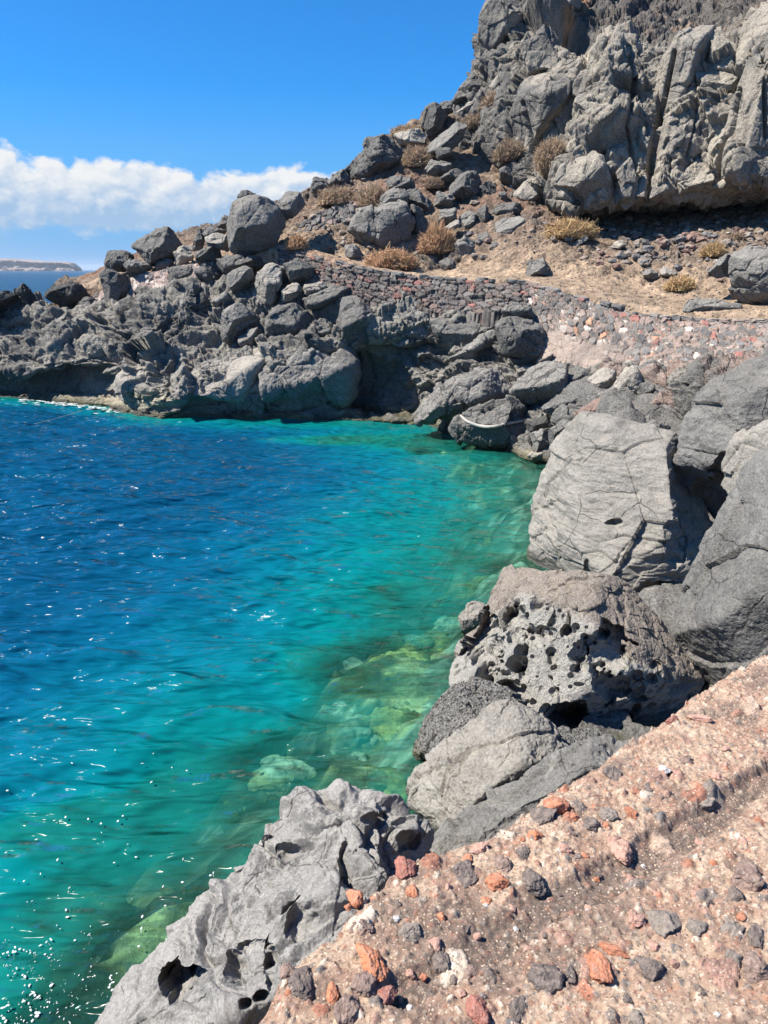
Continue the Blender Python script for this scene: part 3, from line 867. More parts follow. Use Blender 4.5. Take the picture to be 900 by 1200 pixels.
# --- crest and face of the far headland
G1 = 'boulders along the far headland'
rock('grey', [(271, 240), (280, 231), (303, 226), (319, 233), (333, 247), (335, 277), (321, 291), (305, 300), (279, 300), (267, 291), (267, 270)],
     'huge square grey boulder standing highest on the headland crest', group=G1, D=33.6, depth=1.0, seed=21, sharp=36, detail=.6,
     faces=[(-.25, .50, -1, .74), (.0, -1.1, -1, .60), (.95, -.25, -1, .86)])
rock('dark', [(279, 235), (281, 227), (289, 223), (300, 227), (302, 236)], 'small dark stone perched on top of the huge square boulder', D=33.7, depth=.9, group=G1)
rock('grey', [(325, 236), (330, 228), (343, 224), (351, 225), (358, 241), (350, 250), (338, 259), (330, 256)],
     'tilted grey block with dark right side, right of the huge square boulder', D=34.2, depth=.8, group=G1, faces=[(-.6, .5, -1, .8), (.9, -.2, -1, .75)])
rock('dark', [(155, 287), (171, 279), (193, 264), (203, 268), (213, 285), (208, 300), (183, 314), (169, 303), (158, 296)],
     'pointed dark boulder leaning on the skyline at the left crest', D=36, depth=.9, group=G1, faces=[(-.7, .6, -1, .8), (.5, -.5, -1, .75)])
rock('dark', [(122, 310), (127, 295), (144, 293), (156, 300), (156, 314), (147, 319), (125, 318)], 'dark lump with flat top at the left end of the crest', D=36.2, depth=.9, group=G1)
rock('grey', [(145, 309), (152, 304), (171, 306), (180, 314), (169, 320), (152, 320)], 'low rounded grey stone below the pointed dark boulder', D=35.4, depth=.9, group=G1)
rock('grey', [(181, 318), (186, 305), (195, 302), (204, 306), (203, 318)], 'small grey stone wedged between the pointed boulder and the pinkish one', D=35.6, group=G1)
rock('dark', [(119, 320), (127, 316), (150, 323), (157, 340), (147, 355), (122, 356), (120, 342)],
     'dark cube shaped block at the left end of the pink wall', D=35.2, depth=.9, group=G1, seed=31, faces=[(-.3, .5, -1, .8), (-.1, -.2, -1, .75), (.9, -.1, -1, .8)])
rock('pale', [(203, 296), (218, 287), (227, 290), (225, 306), (206, 311)], 'pinkish pale stone on the crest right of the pointed dark boulder', D=35.4, group=G1)
rock('dark', [(224, 287), (235, 267), (241, 280), (237, 292), (226, 295)], 'thin pointed dark stone rising beside the pinkish pale stone', D=35.2, depth=.8, group=G1)
rock('dark', [(228, 296), (251, 282), (259, 296), (252, 309), (231, 312)], 'black angular block left of the huge square boulder', D=34.4, group=G1, faces=[(-.5, .6, -1, .8), (.3, -.4, -1, .7)])
rock('dark', [(236, 270), (249, 264), (265, 270), (262, 279), (244, 279)], 'flat dark slab lying on pale stones left of the huge square boulder', D=35, depth=.9, group=G1)
rock('pale', [(240, 279), (258, 274), (268, 276), (269, 296), (258, 293), (244, 288)], 'pale grey stone tucked against the left side of the huge square boulder', D=34.3, group=G1)
rock('dark', [(253, 265), (263, 252), (271, 257), (270, 272), (258, 272)], 'dark stone on the skyline behind the huge square boulder', D=36, group=G1)
rock('dark', [(197, 313), (228, 310), (232, 325), (222, 340), (199, 341)], 'flat topped dark block at the right end of the pink wall', D=34.6, group=G1)
rock('dark', [(228, 316), (248, 308), (258, 317), (255, 333), (236, 335), (229, 328)], 'dark block under the black angular block', D=34.0, group=G1)
rock('dark', [(253, 303), (268, 298), (309, 302), (306, 312), (285, 320), (262, 318)], 'dark slab in shade carrying the huge square boulder', D=33.4, depth=1.0, group=G1)
rock('grey', [(265, 321), (287, 311), (297, 315), (297, 336), (280, 347), (266, 336)], 'smooth grey egg shaped boulder beneath the dark slab', D=32.4, depth=.9, group=G1, seed=44, detail=.5, faces=[(-.6, .5, -1, .85), (.8, -.3, -1, .8)])
rock('pale', [(295, 333), (300, 317), (319, 307), (335, 316), (335, 331), (321, 352), (302, 357)], 'tall pale boulder right of the smooth egg shaped boulder', D=32, depth=.9, group=G1, faces=[(-.2, .6, -1, .8), (.1, -.7, -1, .85)])
rock('dark', [(333, 309), (351, 304), (367, 315), (364, 329), (341, 332)], 'dark block at the top left end of the long retaining wall', D=31.8, group=G1)
rock('pale', [(329, 340), (348, 331), (354, 344), (341, 354), (331, 352)], 'small pale stone under the dark block by the long wall', D=31.4, group=G1)
rock('pale', [(355, 335), (377, 330), (386, 336), (372, 346), (357, 346)], 'whitish flat slab below the long retaining wall', D=31.2, depth=1.0, group=G1)
rock('dark', [(355, 350), (372, 342), (390, 336), (409, 338), (402, 350), (378, 361), (360, 362)], 'long dark rounded rock just below the whitish slab', D=30.6, depth=.9, group=G1)
rock('dark', [(309, 376), (324, 358), (345, 356), (362, 370), (366, 385), (357, 402), (330, 407), (312, 400)], 'big rounded dark boulder in the middle of the headland face', D=30.4, depth=.9, group=G1, seed=52)
rock('dark', [(364, 384), (377, 373), (391, 379), (392, 400), (378, 404), (366, 399)], 'smooth dark block right of the big rounded dark boulder', D=30.2, group=G1)
rock('grey', [(260, 366), (281, 357), (302, 371), (300, 385), (288, 394), (269, 404), (258, 396)], 'knobbly grey boulder left of the big rounded dark boulder', D=31, group=G1)
rock('grey', [(279, 397), (297, 384), (308, 386), (305, 404), (285, 409)], 'leaning grey slab between the knobbly and the big rounded boulder', D=30.4, group=G1)
rock('dark', [(182, 376), (199, 352), (215, 330), (236, 336), (250, 350), (258, 362), (259, 378), (240, 391), (208, 386), (190, 386)], 'wide craggy black rock below the pink wall', D=33, depth=.9, group=G1, rough=1.7)
rock('grey', [(247, 353), (268, 341), (281, 355), (262, 364)], 'low grey stone on the upper right of the craggy black rock', D=32.4, group=G1)
rock('dark', [(190, 438), (196, 424), (200, 415), (207, 427), (205, 441)], 'small black pointed stone on the pale ledge', D=30.2, group=G1)
rock('grey', [(205, 427), (212, 415), (221, 422), (228, 436), (206, 440)], 'small grey pointed stone beside the black one on the pale ledge', D=30.2, group=G1)
rock('scoria', [(53, 347), (61, 336), (81, 331), (95, 338), (104, 347), (98, 363), (73, 364), (59, 355)], 'jagged black rock standing against the sea at the left', D=36.3, depth=.9, group=G1, rough=1.8)
rock('scoria', [(-34, 352), (-10, 342), (12, 341), (29, 334), (37, 340), (51, 354), (42, 369), (12, 374), (-24, 370)], 'long jagged black ridge at the left edge of the photo', D=36, depth=.7, group=G1, rough=2.2)
rock('scoria', [(22, 345), (29, 333), (38, 341), (44, 352), (34, 358)], 'black spike rising from the jagged ridge', D=35.8, depth=.8, group=G1, rough=1.8)
rock('dark', [(90, 355), (100, 348), (110, 350), (121, 360), (115, 369), (97, 366)], 'dark stone between the jagged black rock and the cube block', D=35.6, group=G1)
rock('dark', [(155, 353), (169, 349), (175, 362), (166, 370), (156, 366)], 'dark stone at the foot of the pink wall', D=34.6, group=G1)
rock('grey', [(55, 372), (75, 360), (92, 368), (86, 384), (62, 386)], 'smooth grey rock below the jagged black rock', D=35.2, group=G1, detail=.5)
rock('pale', [(202, 448), (228, 431), (285, 412), (325, 404), (343, 406), (330, 428), (285, 446), (272, 480), (216, 472)], 'long pale sloping ledge just above the water', D=29.6, depth=.8, group=G1, seed=63,
     faces=[(-.2, 1.4, -1, .6), (0, -.1, -1, .8)])
rock('grey', [(272, 452), (300, 430), (340, 411), (372, 405), (408, 414), (416, 440), (395, 470), (340, 486), (275, 484)], 'broad bulging rock with a shaded hollow at the waterline', D=29.4, depth=.75, group=G1, seed=64, rough=1.5)
rock('pale', [(135, 452), (150, 432), (185, 424), (204, 436), (212, 470), (188, 478), (140, 470)], 'blocky layered rock left of the long pale ledge', D=30.6, depth=.8, group=G1, rough=1.4)
rock('dark', [(396, 374), (399, 350), (420, 344), (439, 364), (455, 383), (455, 402), (420, 412), (399, 406)], 'massive dark smooth boulder under the middle of the long wall', D=29.8, depth=.85, group=G1, seed=66, detail=.6)
rock('grey', [(461, 385), (483, 366), (504, 367), (505, 393), (488, 411), (465, 406)], 'rounded grey boulder right of the massive dark one', D=29.6, depth=.8, group=G1, detail=.6)
rock('dark', [(505, 376), (526, 370), (560, 371), (568, 386), (554, 405), (526, 409), (508, 397)], 'dark upright boulder under the right part of the long wall', D=28.8, depth=.8, group=G1)
rock('grey', [(526, 420), (552, 400), (577, 385), (581, 408), (560, 425), (536, 428)], 'sunlit tilted slab leaning on the dark upright boulder', D=27.8, depth=.7, group=G1)
rock('dark', [(578, 381), (598, 368), (629, 380), (641, 402), (631, 415), (596, 421), (582, 400)], 'layered dark boulder at the right end of the headland', D=26.9, depth=.9, group=G1)
rock('grey', [(588, 366), (604, 355), (624, 358), (625, 373), (603, 376)], 'grey stone on top of the layered dark boulder', D=27.4, group=G1)
rock('grey', [(487, 490), (502, 462), (517, 444), (560, 430), (590, 436), (600, 456), (560, 474), (540, 490), (515, 500)], 'low ragged rock sloping into the green water', D=25.8, depth=.8, group=G1, seed=73, rough=1.7)
# --- jumble between the headland and the near boulders
G2 = 'boulders in the jumble below the wall'
rock('dark', [(530, 500), (545, 482), (562, 474), (600, 468), (625, 489), (628, 520), (606, 531), (560, 524), (536, 512)], 'rounded dark boulder with a bleached branch lying over it', D=23.8, depth=.85, group=G2, seed=75, rough=1.4)
rock('grey', [(598, 462), (625, 434), (650, 425), (671, 440), (672, 463), (640, 480), (612, 477)], 'wedge shaped grey boulder with sunlit top and dark front', D=24.0, depth=.9, group=G2, seed=76, faces=[(-.3, 1.0, -1, .7), (.1, -.7, -1, .75)])
rock('dark', [(661, 440), (680, 428), (693, 440), (690, 456), (668, 456)], 'small dark block touching the foot of the wall', D=23.8, group=G2)
rock('pale', [(719, 456), (735, 423), (746, 428), (753, 462), (736, 472)], 'upright pale stone leaning on the foot of the wall', D=21.6, group=G2)
rock('dark', [(747, 430), (765, 422), (786, 435), (780, 448), (752, 449)], 'dark stone under the hollow foot of the wall', D=22, group=G2)
rock('dark', [(747, 452), (760, 447), (769, 455), (765, 469), (750, 469)], 'small dark stone beside the upright pale stone', D=20.8, group=G2)
rock('dark', [(645, 492), (655, 474), (690, 477), (688, 494), (655, 503)], 'flat dark stone left of the red cinder patch', D=21.8, group=G2)
rock('pale', [(768, 474), (798, 450), (830, 442), (826, 480), (800, 510), (780, 503)], 'pale broken boulder behind the big near boulders', D=19.6, depth=.9, group=G2)
rock('red', [(738, 480), (752, 474), (768, 488), (745, 497)], 'small dark red cinder stone behind the big flat faced boulder', D=19.4, group=G2)
rock('red', [(672, 484), (700, 466), (745, 466), (742, 482), (690, 494)], 'flat patch of red cinder rock among the jumble', D=20.6, depth=1.0, group=G2)
rock('scoria', [(614, 495), (640, 487), (646, 501), (620, 507)], 'black stone right of the bleached branch', D=22.8, group=G2)
rock('grey', [(621, 508), (645, 501), (651, 516), (625, 531)], 'grey stone at the water in the corner of the cove', D=22.2, group=G2)
rock('dark', [(640, 503), (664, 488), (676, 495), (664, 512), (646, 530)], 'dark slab against the back of the big flat faced boulder', D=21, group=G2)
rock('pale', [(688, 445), (706, 432), (722, 436), (718, 456), (698, 466)], 'pale flat stone in the middle of the jumble', D=22.6, group=G2)
rock('dark', [(632, 478), (655, 462), (690, 458), (684, 476), (646, 486)], 'low dark rock beneath the wedge shaped boulder', D=22.8, group=G2)
rock('grey', [(700, 462), (722, 456), (738, 470), (722, 480), (704, 476)], 'grey stone in front of the upright pale stone', D=21.2, group=G2)
rock('grey', [(740, 500), (762, 490), (785, 500), (782, 516), (748, 516)], 'grey rock just behind the rim of the big flat faced boulder', D=18.8, group=G2)
rock('dark', [(690, 494), (712, 482), (740, 492), (735, 506), (700, 506)], 'dark rock behind the left rim of the big flat faced boulder', D=19.2, group=G2)
tag(finish_boulder('boulder', *boulder_shape([(618, 534), (624, 529), (636, 531), (637, 538), (624, 541)], D=21.6, seed=777)[:2], 'yellow' if 'yellow' in M else 'pale',
    'small yellowish stone at the waterline in the corner'), group=G2)

# --- boulders on the slope
G3 = 'boulders on the slope below the cliff'
S = lambda mat, o, lab, **k: rock(mat, o, lab, group=G3, **k)
S('dark', [(406, 203), (427, 176), (448, 159), (470, 166), (481, 175), (477, 192), (452, 207), (427, 222), (411, 216)], 'large dark crag on the skyline with a black right side', D=38.6, depth=.9, seed=81, rough=1.4, faces=[(-.7, .5, -1, .8), (.9, -.1, -1, .7), (-.2, -.3, -1, .85)])
S('dark', [(379, 217), (402, 198), (412, 212), (408, 221), (387, 224)], 'dark stone at the lower left of the large skyline crag', D=38.2)
S('dark', [(363, 225), (367, 208), (380, 210), (385, 222), (374, 230)], 'dark skyline stone at the top left corner of the dry stone wall', D=38)
S('dark', [(494, 150), (498, 128), (508, 119), (523, 130), (520, 148), (504, 157)], 'pointed dark rock on the skyline above the tilted slab', D=40)
S('grey', [(496, 177), (517, 157), (536, 142), (548, 146), (541, 166), (526, 179), (504, 182)], 'long tilted grey slab with sunlit top high on the slope', D=38.4, depth=1.0, seed=85, faces=[(-.5, 1.2, -1, .7), (.5, -.5, -1, .75)], detail=.6)
S('dark', [(509, 173), (527, 173), (532, 181), (514, 188)], 'small dark block under the long tilted slab', D=37.6)
S('grey', [(498, 201), (506, 187), (529, 192), (527, 203), (512, 207)], 'flat grey slab below the small dark block', D=37.2, depth=1.2)
S('dark', [(525, 222), (541, 203), (557, 200), (567, 217), (560, 232), (537, 235)], 'round dark boulder in the middle of the slope', D=36, depth=.9)
S('dark', [(517, 210), (532, 198), (543, 203), (533, 214)], 'dark stone touching the round dark boulder on the left', D=36.4)
S('grey', [(507, 244), (513, 224), (532, 231), (526, 244)], 'grey stone under the round dark boulder', D=35.6)
S('dark', [(585, 201), (595, 195), (611, 212), (601, 221), (587, 213)], 'dark stone at the foot of the cliff beside red earth', D=36.4)
S('pale', [(602, 229), (616, 211), (630, 218), (639, 237), (627, 250), (609, 244)], 'large pale block leaning at the left end of the cliff base', D=35.4, depth=.8, detail=.6)
S('dark', [(572, 253), (585, 240), (610, 237), (615, 250), (598, 256)], 'flat dark slab above the square shaded block', D=34.6)
S('grey', [(568, 271), (588, 258), (611, 252), (619, 265), (616, 285), (595, 289), (576, 291)], 'square grey block with a flat shaded face', D=33.4, depth=.9, seed=94, sharp=36, detail=.5, faces=[(-.3, .9, -1, .72), (-.15, -.25, -1, .68), (.9, -.1, -1, .8)])
S('grey', [(576, 300), (591, 290), (609, 291), (601, 305), (582, 309)], 'low grey stone under the square block', D=32.6)
S('dark', [(614, 289), (626, 282), (630, 290), (623, 298), (615, 297)], 'small round dark stone right of the square block', D=32.8)
S('grey', [(615, 326), (617, 306), (637, 301), (648, 316), (645, 325), (626, 328)], 'lone grey boulder at the inner side of the path', D=29.6, faces=[(-.6, .6, -1, .8), (.9, -.1, -1, .75)])
S('dark', [(514, 307), (525, 301), (534, 306), (533, 315), (518, 317)], 'round dark stone at the edge of the path beside a shrub', D=32.2)
S('grey', [(406, 270), (419, 249), (445, 237), (473, 234), (483, 256), (481, 286), (472, 294), (442, 295), (424, 288)], 'massive grey rock rising beside the path right of the dry stone wall', D=34.2, depth=.8, seed=99, detail=.9, faces=[(-.5, .3, -1, .8), (.2, .5, -1, .85), (.6, -.2, -1, .95)])
S('grey', [(441, 246), (452, 224), (464, 219), (479, 229), (476, 238), (455, 248)], 'pale topped stone on the massive grey rock', D=35)
S('dark', [(482, 240), (494, 246), (501, 268), (493, 289), (484, 276)], 'tall dark leaf shaped rock right of the massive grey rock', D=34.2, depth=1.0)
S('dark', [(450, 216), (467, 206), (484, 210), (487, 226), (470, 226)], 'dark block above the massive grey rock', D=36)
S('dark', [(476, 224), (492, 220), (508, 240), (504, 258), (488, 246)], 'dark rock in the shaded gully of the slope', D=35.6)
S('grey', [(404, 286), (416, 286), (427, 299), (415, 307), (405, 303)], 'small grey rock at the path end of the dry stone wall', D=33.4)
S('grey', [(539, 256), (548, 246), (559, 249), (559, 274), (545, 276)], 'upright grey stone in the rock pile above the path', D=34.2)
S('dark', [(557, 250), (570, 240), (575, 256), (567, 269), (558, 264)], 'dark stone left of the square block', D=34.2)
S('grey', [(529, 288), (545, 274), (560, 286), (554, 303), (536, 306)], 'grey boulder beside the orange shrub above the path', D=32.8)
S('pale', [(521, 266), (536, 256), (540, 262), (530, 272)], 'pale flat stone tilted over the orange shrub', D=33.6, depth=.8)
S('grey', [(513, 262), (518, 246), (534, 244), (534, 258), (520, 264)], 'grey block behind the pale tilted stone', D=34.4)
S('dark', [(557, 278), (570, 270), (578, 282), (570, 292), (560, 290)], 'dark stone at the lower left of the square block', D=33)
S('pale', [(463, 160), (486, 151), (502, 160), (494, 171), (470, 171)], 'pale flat rock on the skyline right of the large crag', D=39.4, depth=1.0)
S('pale', [(534, 132), (548, 119), (565, 118), (558, 127)], 'pale slab high at the left foot of the cliff', D=40.6, depth=1.0)
S('dark', [(528, 123), (536, 108), (551, 104), (553, 116), (538, 122)], 'dark rock at the upper left foot of the cliff', D=42)
S('dark', [(505, 133), (516, 120), (530, 118), (530, 130), (515, 138)], 'dark rock on the skyline left of the pale slab', D=41)
S('grey', [(536, 112), (545, 96), (560, 92), (560, 108), (546, 114)], 'grey rock where the skyline meets the cliff', D=43)
S('dark', [(560, 226), (572, 212), (582, 224), (576, 236), (564, 236)], 'dark stone right of the round dark boulder', D=36)
S('dark', [(587, 236), (600, 226), (606, 236), (598, 244)], 'small dark stone on red earth left of the pale block', D=35.6)
S('pale', [(659, 297), (672, 285), (685, 275), (689, 280), (675, 293)], 'long pale splinter of rock lying on the sandy slope', D=31.4, depth=.5)
S('pale', [(657, 301), (667, 295), (673, 299), (666, 305)], 'small white stone at the foot of the long pale splinter', D=31)
S('pale', [(714, 290), (724, 283), (734, 287), (724, 293)], 'flat white stone lying alone on the sandy slope', D=31, depth=1.0)
S('pale', [(771, 323), (778, 312), (793, 318), (788, 326)], 'pale flat stone at the side of the orange bush', D=28.2)
S('grey', [(752, 321), (762, 315), (771, 320), (764, 326)], 'low grey stone left of the pale flat stone', D=28.3)
S('grey', [(853, 346), (856, 296), (872, 290), (902, 290), (932, 300), (936, 346), (890, 355), (862, 353)], 'big square boulder beside the path at the right edge', D=24.6, depth=.8, seed=122, sharp=36, detail=.8, faces=[(-.3, .2, -1, .8), (.3, .3, -1, .95), (-.1, -.3, -1, .85)])
S('grey', [(829, 322), (846, 300), (858, 296), (858, 320), (842, 328)], 'broken grey stone against the left side of the big square boulder', D=25.6)
rock('grey', [(800, 358), (812, 349), (842, 350), (870, 356), (868, 364), (806, 366)], 'low grey kerb stone on the path below the big square boulder', depth=.35, group=G3, lift=.5)

# ------------------------------------------------------------------ great blocks standing out of the cliff face (part of the cliff itself)
CB = [([(674, 104), (692, 62), (712, 38), (742, 44), (728, 96), (700, 120)], [(-.5, .25, -1, .8), (.9, -.1, -1, .9)]),
      ([(736, 60), (744, 44), (764, 76), (757, 104), (738, 112), (728, 98)], [(.5, -.1, -1, .8)]),
      ([(672, 120), (700, 106), (730, 106), (757, 132), (748, 192), (716, 192), (690, 160)], [(-.4, .2, -1, .8), (.5, -.3, -1, .8)]),
      ([(768, 108), (780, 66), (798, 40), (836, 36), (822, 100), (798, 132), (772, 140)], [(-.45, .3, -1, .8), (.5, -.1, -1, .9)]),
      ([(756, 162), (776, 140), (798, 128), (836, 140), (844, 178), (816, 200), (780, 198), (752, 192)], [(-.4, .35, -1, .8), (.3, -.4, -1, .8)]),
      ([(740, 220), (752, 206), (784, 206), (790, 224), (766, 240), (740, 234)], [(-.2, .8, -1, .75)]),
      ([(784, 208), (820, 200), (848, 204), (846, 218), (800, 230), (788, 224)], [(-.2, .7, -1, .75)]),
      ([(840, 194), (850, 160), (862, 120), (880, 64), (905, 62), (912, 180), (862, 198)], [(-.5, .2, -1, .8), (.5, .1, -1, .9)]),
      ([(848, 198), (872, 188), (920, 186), (920, 214), (862, 220)], [(-.2, .7, -1, .75)]),
      ([(814, 90), (828, 76), (870, 78), (862, 118), (820, 120)], [(-.2, -.5, -1, .75), (-.4, .3, -1, .9)]),
      ([(858, 56), (880, 24), (905, 8), (950, 20), (950, 70), (870, 72)], [(-.4, .3, -1, .8)]),
      ([(660, 190), (696, 178), (722, 200), (722, 234), (692, 244), (664, 240), (640, 230)], [(-.4, .5, -1, .75), (.3, -.5, -1, .8)]),
      ([(722, 205), (738, 188), (750, 200), (742, 234), (724, 238)], [(.2, .3, -1, .8)]),
      ([(600, 134), (618, 98), (658, 88), (668, 124), (654, 158), (622, 198), (602, 170)], [(-.5, .15, -1, .8), (.5, .1, -1, .85)]),
      ([(612, 54), (640, 30), (658, 58), (670, 92), (622, 94)], [(-.4, .3, -1, .8)]),
      ([(576, 110), (588, 80), (618, 94), (604, 132), (582, 130)], [(-.5, .4, -1, .8)]),
      ([(562, 64), (566, 24), (582, -6), (618, 20), (614, 56), (590, 82), (570, 84)], [(-.6, .3, -1, .8), (.4, -.2, -1, .85)]),
      ([(626, 18), (650, -14), (682, -6), (674, 22), (650, 34), (632, 30)], [(-.2, .4, -1, .85), (.1, -1.2, -1, .6)]),
      ([(541, 102), (556, 84), (572, 88), (566, 114), (546, 118)], []), ([(880, 100), (900, 80), (930, 90), (930, 150), (892, 150)], [(-.4, .2, -1, .8)]),
      ([(780, 150), (800, 120), (824, 128), (814, 170), (790, 176)], [(-.5, .1, -1, .8), (.6, .1, -1, .8)]),
      ([(700, 70), (716, 40), (742, 44), (730, 90)], [(-.2, .4, -1, .8)])]
Vs, Fs, Cs, nv_ = [], [], [], 0
for k, (o_, fc) in enumerate(CB):
    oc = np.array(o_, float); m_ = oc.mean(0)
    o_ = m_ + (oc - m_) * 1.10
    hh_ = hit(*m_)
    W, F, N, sz, C = boulder_shape(o_, D=hh_[1] + .18 * np.ptp(oc[:, 0]) / F_PX * hh_[1], depth=.8, seed=500 + k, faces=fc, level=6, sharp=60, detail=.42)
    q = W * 1.0
    W = W + N * (.045 * fbm(q * np.array([1.5, 1.5, .8]), 4, 560 + k, .6) + .09 * facets(q * np.array([1.3, 1.3, .9]), 570 + k, 1.0, .25))[:, None]
    px, py = proj(W)
    for pl, wd, a in CRACKS:
        W = W - N * (.55 * a * np.exp(-(seg_dist(px, py, pl) / (.5 * wd)) ** 2))[:, None]
    Vs.append(W); Fs.append(F + nv_); nv_ += len(W)
    px, py = proj(W)
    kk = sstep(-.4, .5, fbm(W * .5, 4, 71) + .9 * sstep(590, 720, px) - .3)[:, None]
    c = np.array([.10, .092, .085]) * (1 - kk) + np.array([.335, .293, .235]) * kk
    st = sstep(.1, .5, fbm(W * np.array([.9, .9, .22]), 4, 72))[:, None]
    Cs.append(c * (1 - .3 * st))
ob = bpy.data.objects['cliff']
me = ob.data
n0, f0 = len(me.vertices), len(me.polygons)
v0 = np.empty(n0 * 3, np.float32); me.vertices.foreach_get('co', v0)
li = np.empty(f0 * 4, np.int32); me.loops.foreach_get('vertex_index', li); li = li.reshape(-1, 4)
c0 = np.empty(n0 * 4, np.float32); me.attributes['Col'].data.foreach_get('color', c0); c0 = c0.reshape(-1, 4)[:, :3]
tri = np.concatenate([li[:, [0, 1, 2]], li[:, [0, 2, 3]]] + [f + n0 for f in Fs])
nm = mesh_from('cliff', np.concatenate([v0.reshape(-1, 3)] + Vs), tri)
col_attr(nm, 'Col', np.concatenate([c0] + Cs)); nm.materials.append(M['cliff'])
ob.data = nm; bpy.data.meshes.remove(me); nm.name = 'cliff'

# ------------------------------------------------------------------ the near boulders
def carve(W, N, holes, C):
    """hollows eaten into the stone: place, radius and depth in metres"""
    px, py = proj(W)
    tc = CAM - C; tc /= np.linalg.norm(tc)
    front = (N @ tc) > -.05
    sz_ = np.ptp(px)
    wob = W * (30. / np.linalg.norm(CAM - C))
    wx, wy = fbm(wob * 1.1, 3, 901, .6), fbm(wob * 1.1 + 8, 3, 902, .6)
    for (hx, hy, rx, ry, dp) in holes:
        q = ((px - hx) / rx + .42 * wx) ** 2 + ((py - hy) / ry + .42 * wy) ** 2
        m = front & (q < 1)
        k = np.clip(1 - q[m], 0, 1) ** .6
        dp = dp * .9
        W[m] -= tc * (dp * k)[:, None]
        W[m] += np.array([0, 0, .12 * dp]) * k[:, None]
    return W

def near(outline, D, depth, seed, faces, level, **kw):
    return boulder_shape(outline, D=D, depth=depth, seed=seed, faces=faces, level=level, **kw)

# big flat faced pale boulder
W, F, N, sz, C = near([(612, 604), (632, 548), (652, 516), (700, 485), (800, 505), (838, 640), (825, 740), (760, 775), (650, 745), (618, 680)],
                      13.2, .8, 301, [(-.25, .38, -1, .62), (-.95, .05, -.9, .98), (.35, -.35, -1, .86), (.1, 1.6, -1, .95)], 7, sharp=40, detail=.28)
q = W / sz
px, py = proj(W)
W = W + N * (sz * (.010 * fbm(q * np.array([3, 3, 14]), 4, 302, .6) + .012 * facets(q * np.array([4, 4, 11.]), 303, 1.2, .3) * sstep(540, 640, py) + .012 * pits(q * 26, 304, .1, .5, .8) * sstep(690, 630, px) * 1.4))[:, None]
W = carve(W, N, [(718, 613, 11, 5, .22), (688, 668, 5, 10, .15), (770, 690, 30, 12, .25), (790, 640, 14, 30, .18)], C)
finish_boulder('boulder', W, F, 'near', 'broad pale boulder with a flat sunlit face, standing in the green water', group='big near boulders')

W, F, N, sz, C = near([(640, 700), (690, 672), (740, 668), (795, 690), (815, 725), (805, 775), (745, 790), (680, 760)], 12.2, .9, 305, [(-.2, 1.1, -1, .6), (.1, .2, -1, .9)], 6, detail=.6)
finish_boulder('boulder', W, F, 'near', 'smooth pale slab at the foot of the broad pale boulder, behind the honeycombed one', group='big near boulders')
W, F, N, sz, C = near([(618, 876), (640, 862), (690, 852), (740, 866), (770, 880), (720, 925), (650, 930)], 7.2, .8, 307, (), 6, rough=1.3)
finish_boulder('boulder', W, F, 'near_dark', 'dark rock in the shaded gap under the honeycombed boulder', group='big near boulders')
# tall boulder at the right
W, F, N, sz, C = near([(785, 582), (796, 545), (810, 490), (822, 452), (862, 428), (905, 414), (980, 420), (1010, 520), (960, 610), (860, 630), (815, 600), (795, 590)],
                      13.0, .9, 311, [(-.9, .35, -1, .78), (.15, .25, -1, .80), (.15, -.85, -1, .70)], 7, sharp=36, detail=.7)
q = W / sz
W = W + N * (sz * (.012 * fbm(q * np.array([4, 4, 9]), 4, 312, .6)))[:, None]
W = carve(W, N, [(838, 590, 30, 34, .45), (852, 545, 18, 18, .25)], C)
finish_boulder('boulder', W, F, 'near_grey', 'tall grey boulder with a pale left flank at the right edge', group='big near boulders')
W, F, N, sz, C = near([(842, 572), (856, 520), (880, 500), (930, 486), (960, 520), (930, 570), (870, 585)], 11.6, .9, 316, (), 6)
finish_boulder('boulder', W, F, 'near', 'pale cracked boulder wedged between two grey boulders at the right edge', group='big near boulders')
# smooth dark boulder by the wall top
W, F, N, sz, C = near([(785, 738), (805, 700), (818, 652), (850, 592), (875, 540), (930, 500), (1010, 520), (1040, 700), (960, 830), (860, 850), (822, 815), (792, 768)],
                      8.6, .8, 321, [(-.35, .30, -1, .70), (-.1, -.55, -1, .80), (.4, .6, -1, .95)], 7, sharp=36, detail=.35)
q = W / sz
W = W + N * (sz * (.006 * fbm(q * 9, 5, 322, .6)))[:, None]
finish_boulder('boulder', W, F, 'near_grey', 'smooth dark grey boulder beside the end of the pale wall top', group='big near boulders')

# honeycombed boulder
W, F, N, sz, C = near([(530, 790), (536, 765), (552, 735), (580, 705), (606, 666), (640, 661), (692, 671), (732, 689), (772, 730), (802, 770), (828, 806), (800, 845), (755, 875), (700, 885), (640, 870), (590, 830)],
                      8.7, .9, 331, [(-.30, .10, -1, .62), (.25, 1.35, -1, .66), (.55, .15, -1, .95)], 8, sharp=36, detail=.35)
q = W / sz
px, py = proj(W)
ux, uy = np.array([545, 610, 690, 740, 810]), np.array([742, 690, 722, 768, 800])
face = sstep(-6, 14, py - np.interp(px, ux, uy)) * ((N @ ((CAM - C) / np.linalg.norm(CAM - C))) > -.2)
W = W + N * (sz * face * (.19 * pits(q * 9 + .2 * fbm(q * 6, 2, 332)[:, None], 333, .22, .60, .72) + .11 * pits(q * 17, 334, .25, .58, .55) + .06 * pits(q * 34, 335, .3, .6, .5)))[:, None]
W = W + N * (sz * (.006 * fbm(q * 14, 4, 336, .6) + .010 * (1 - face) * facets(q * 14, 337, 1.1, .2)))[:, None]
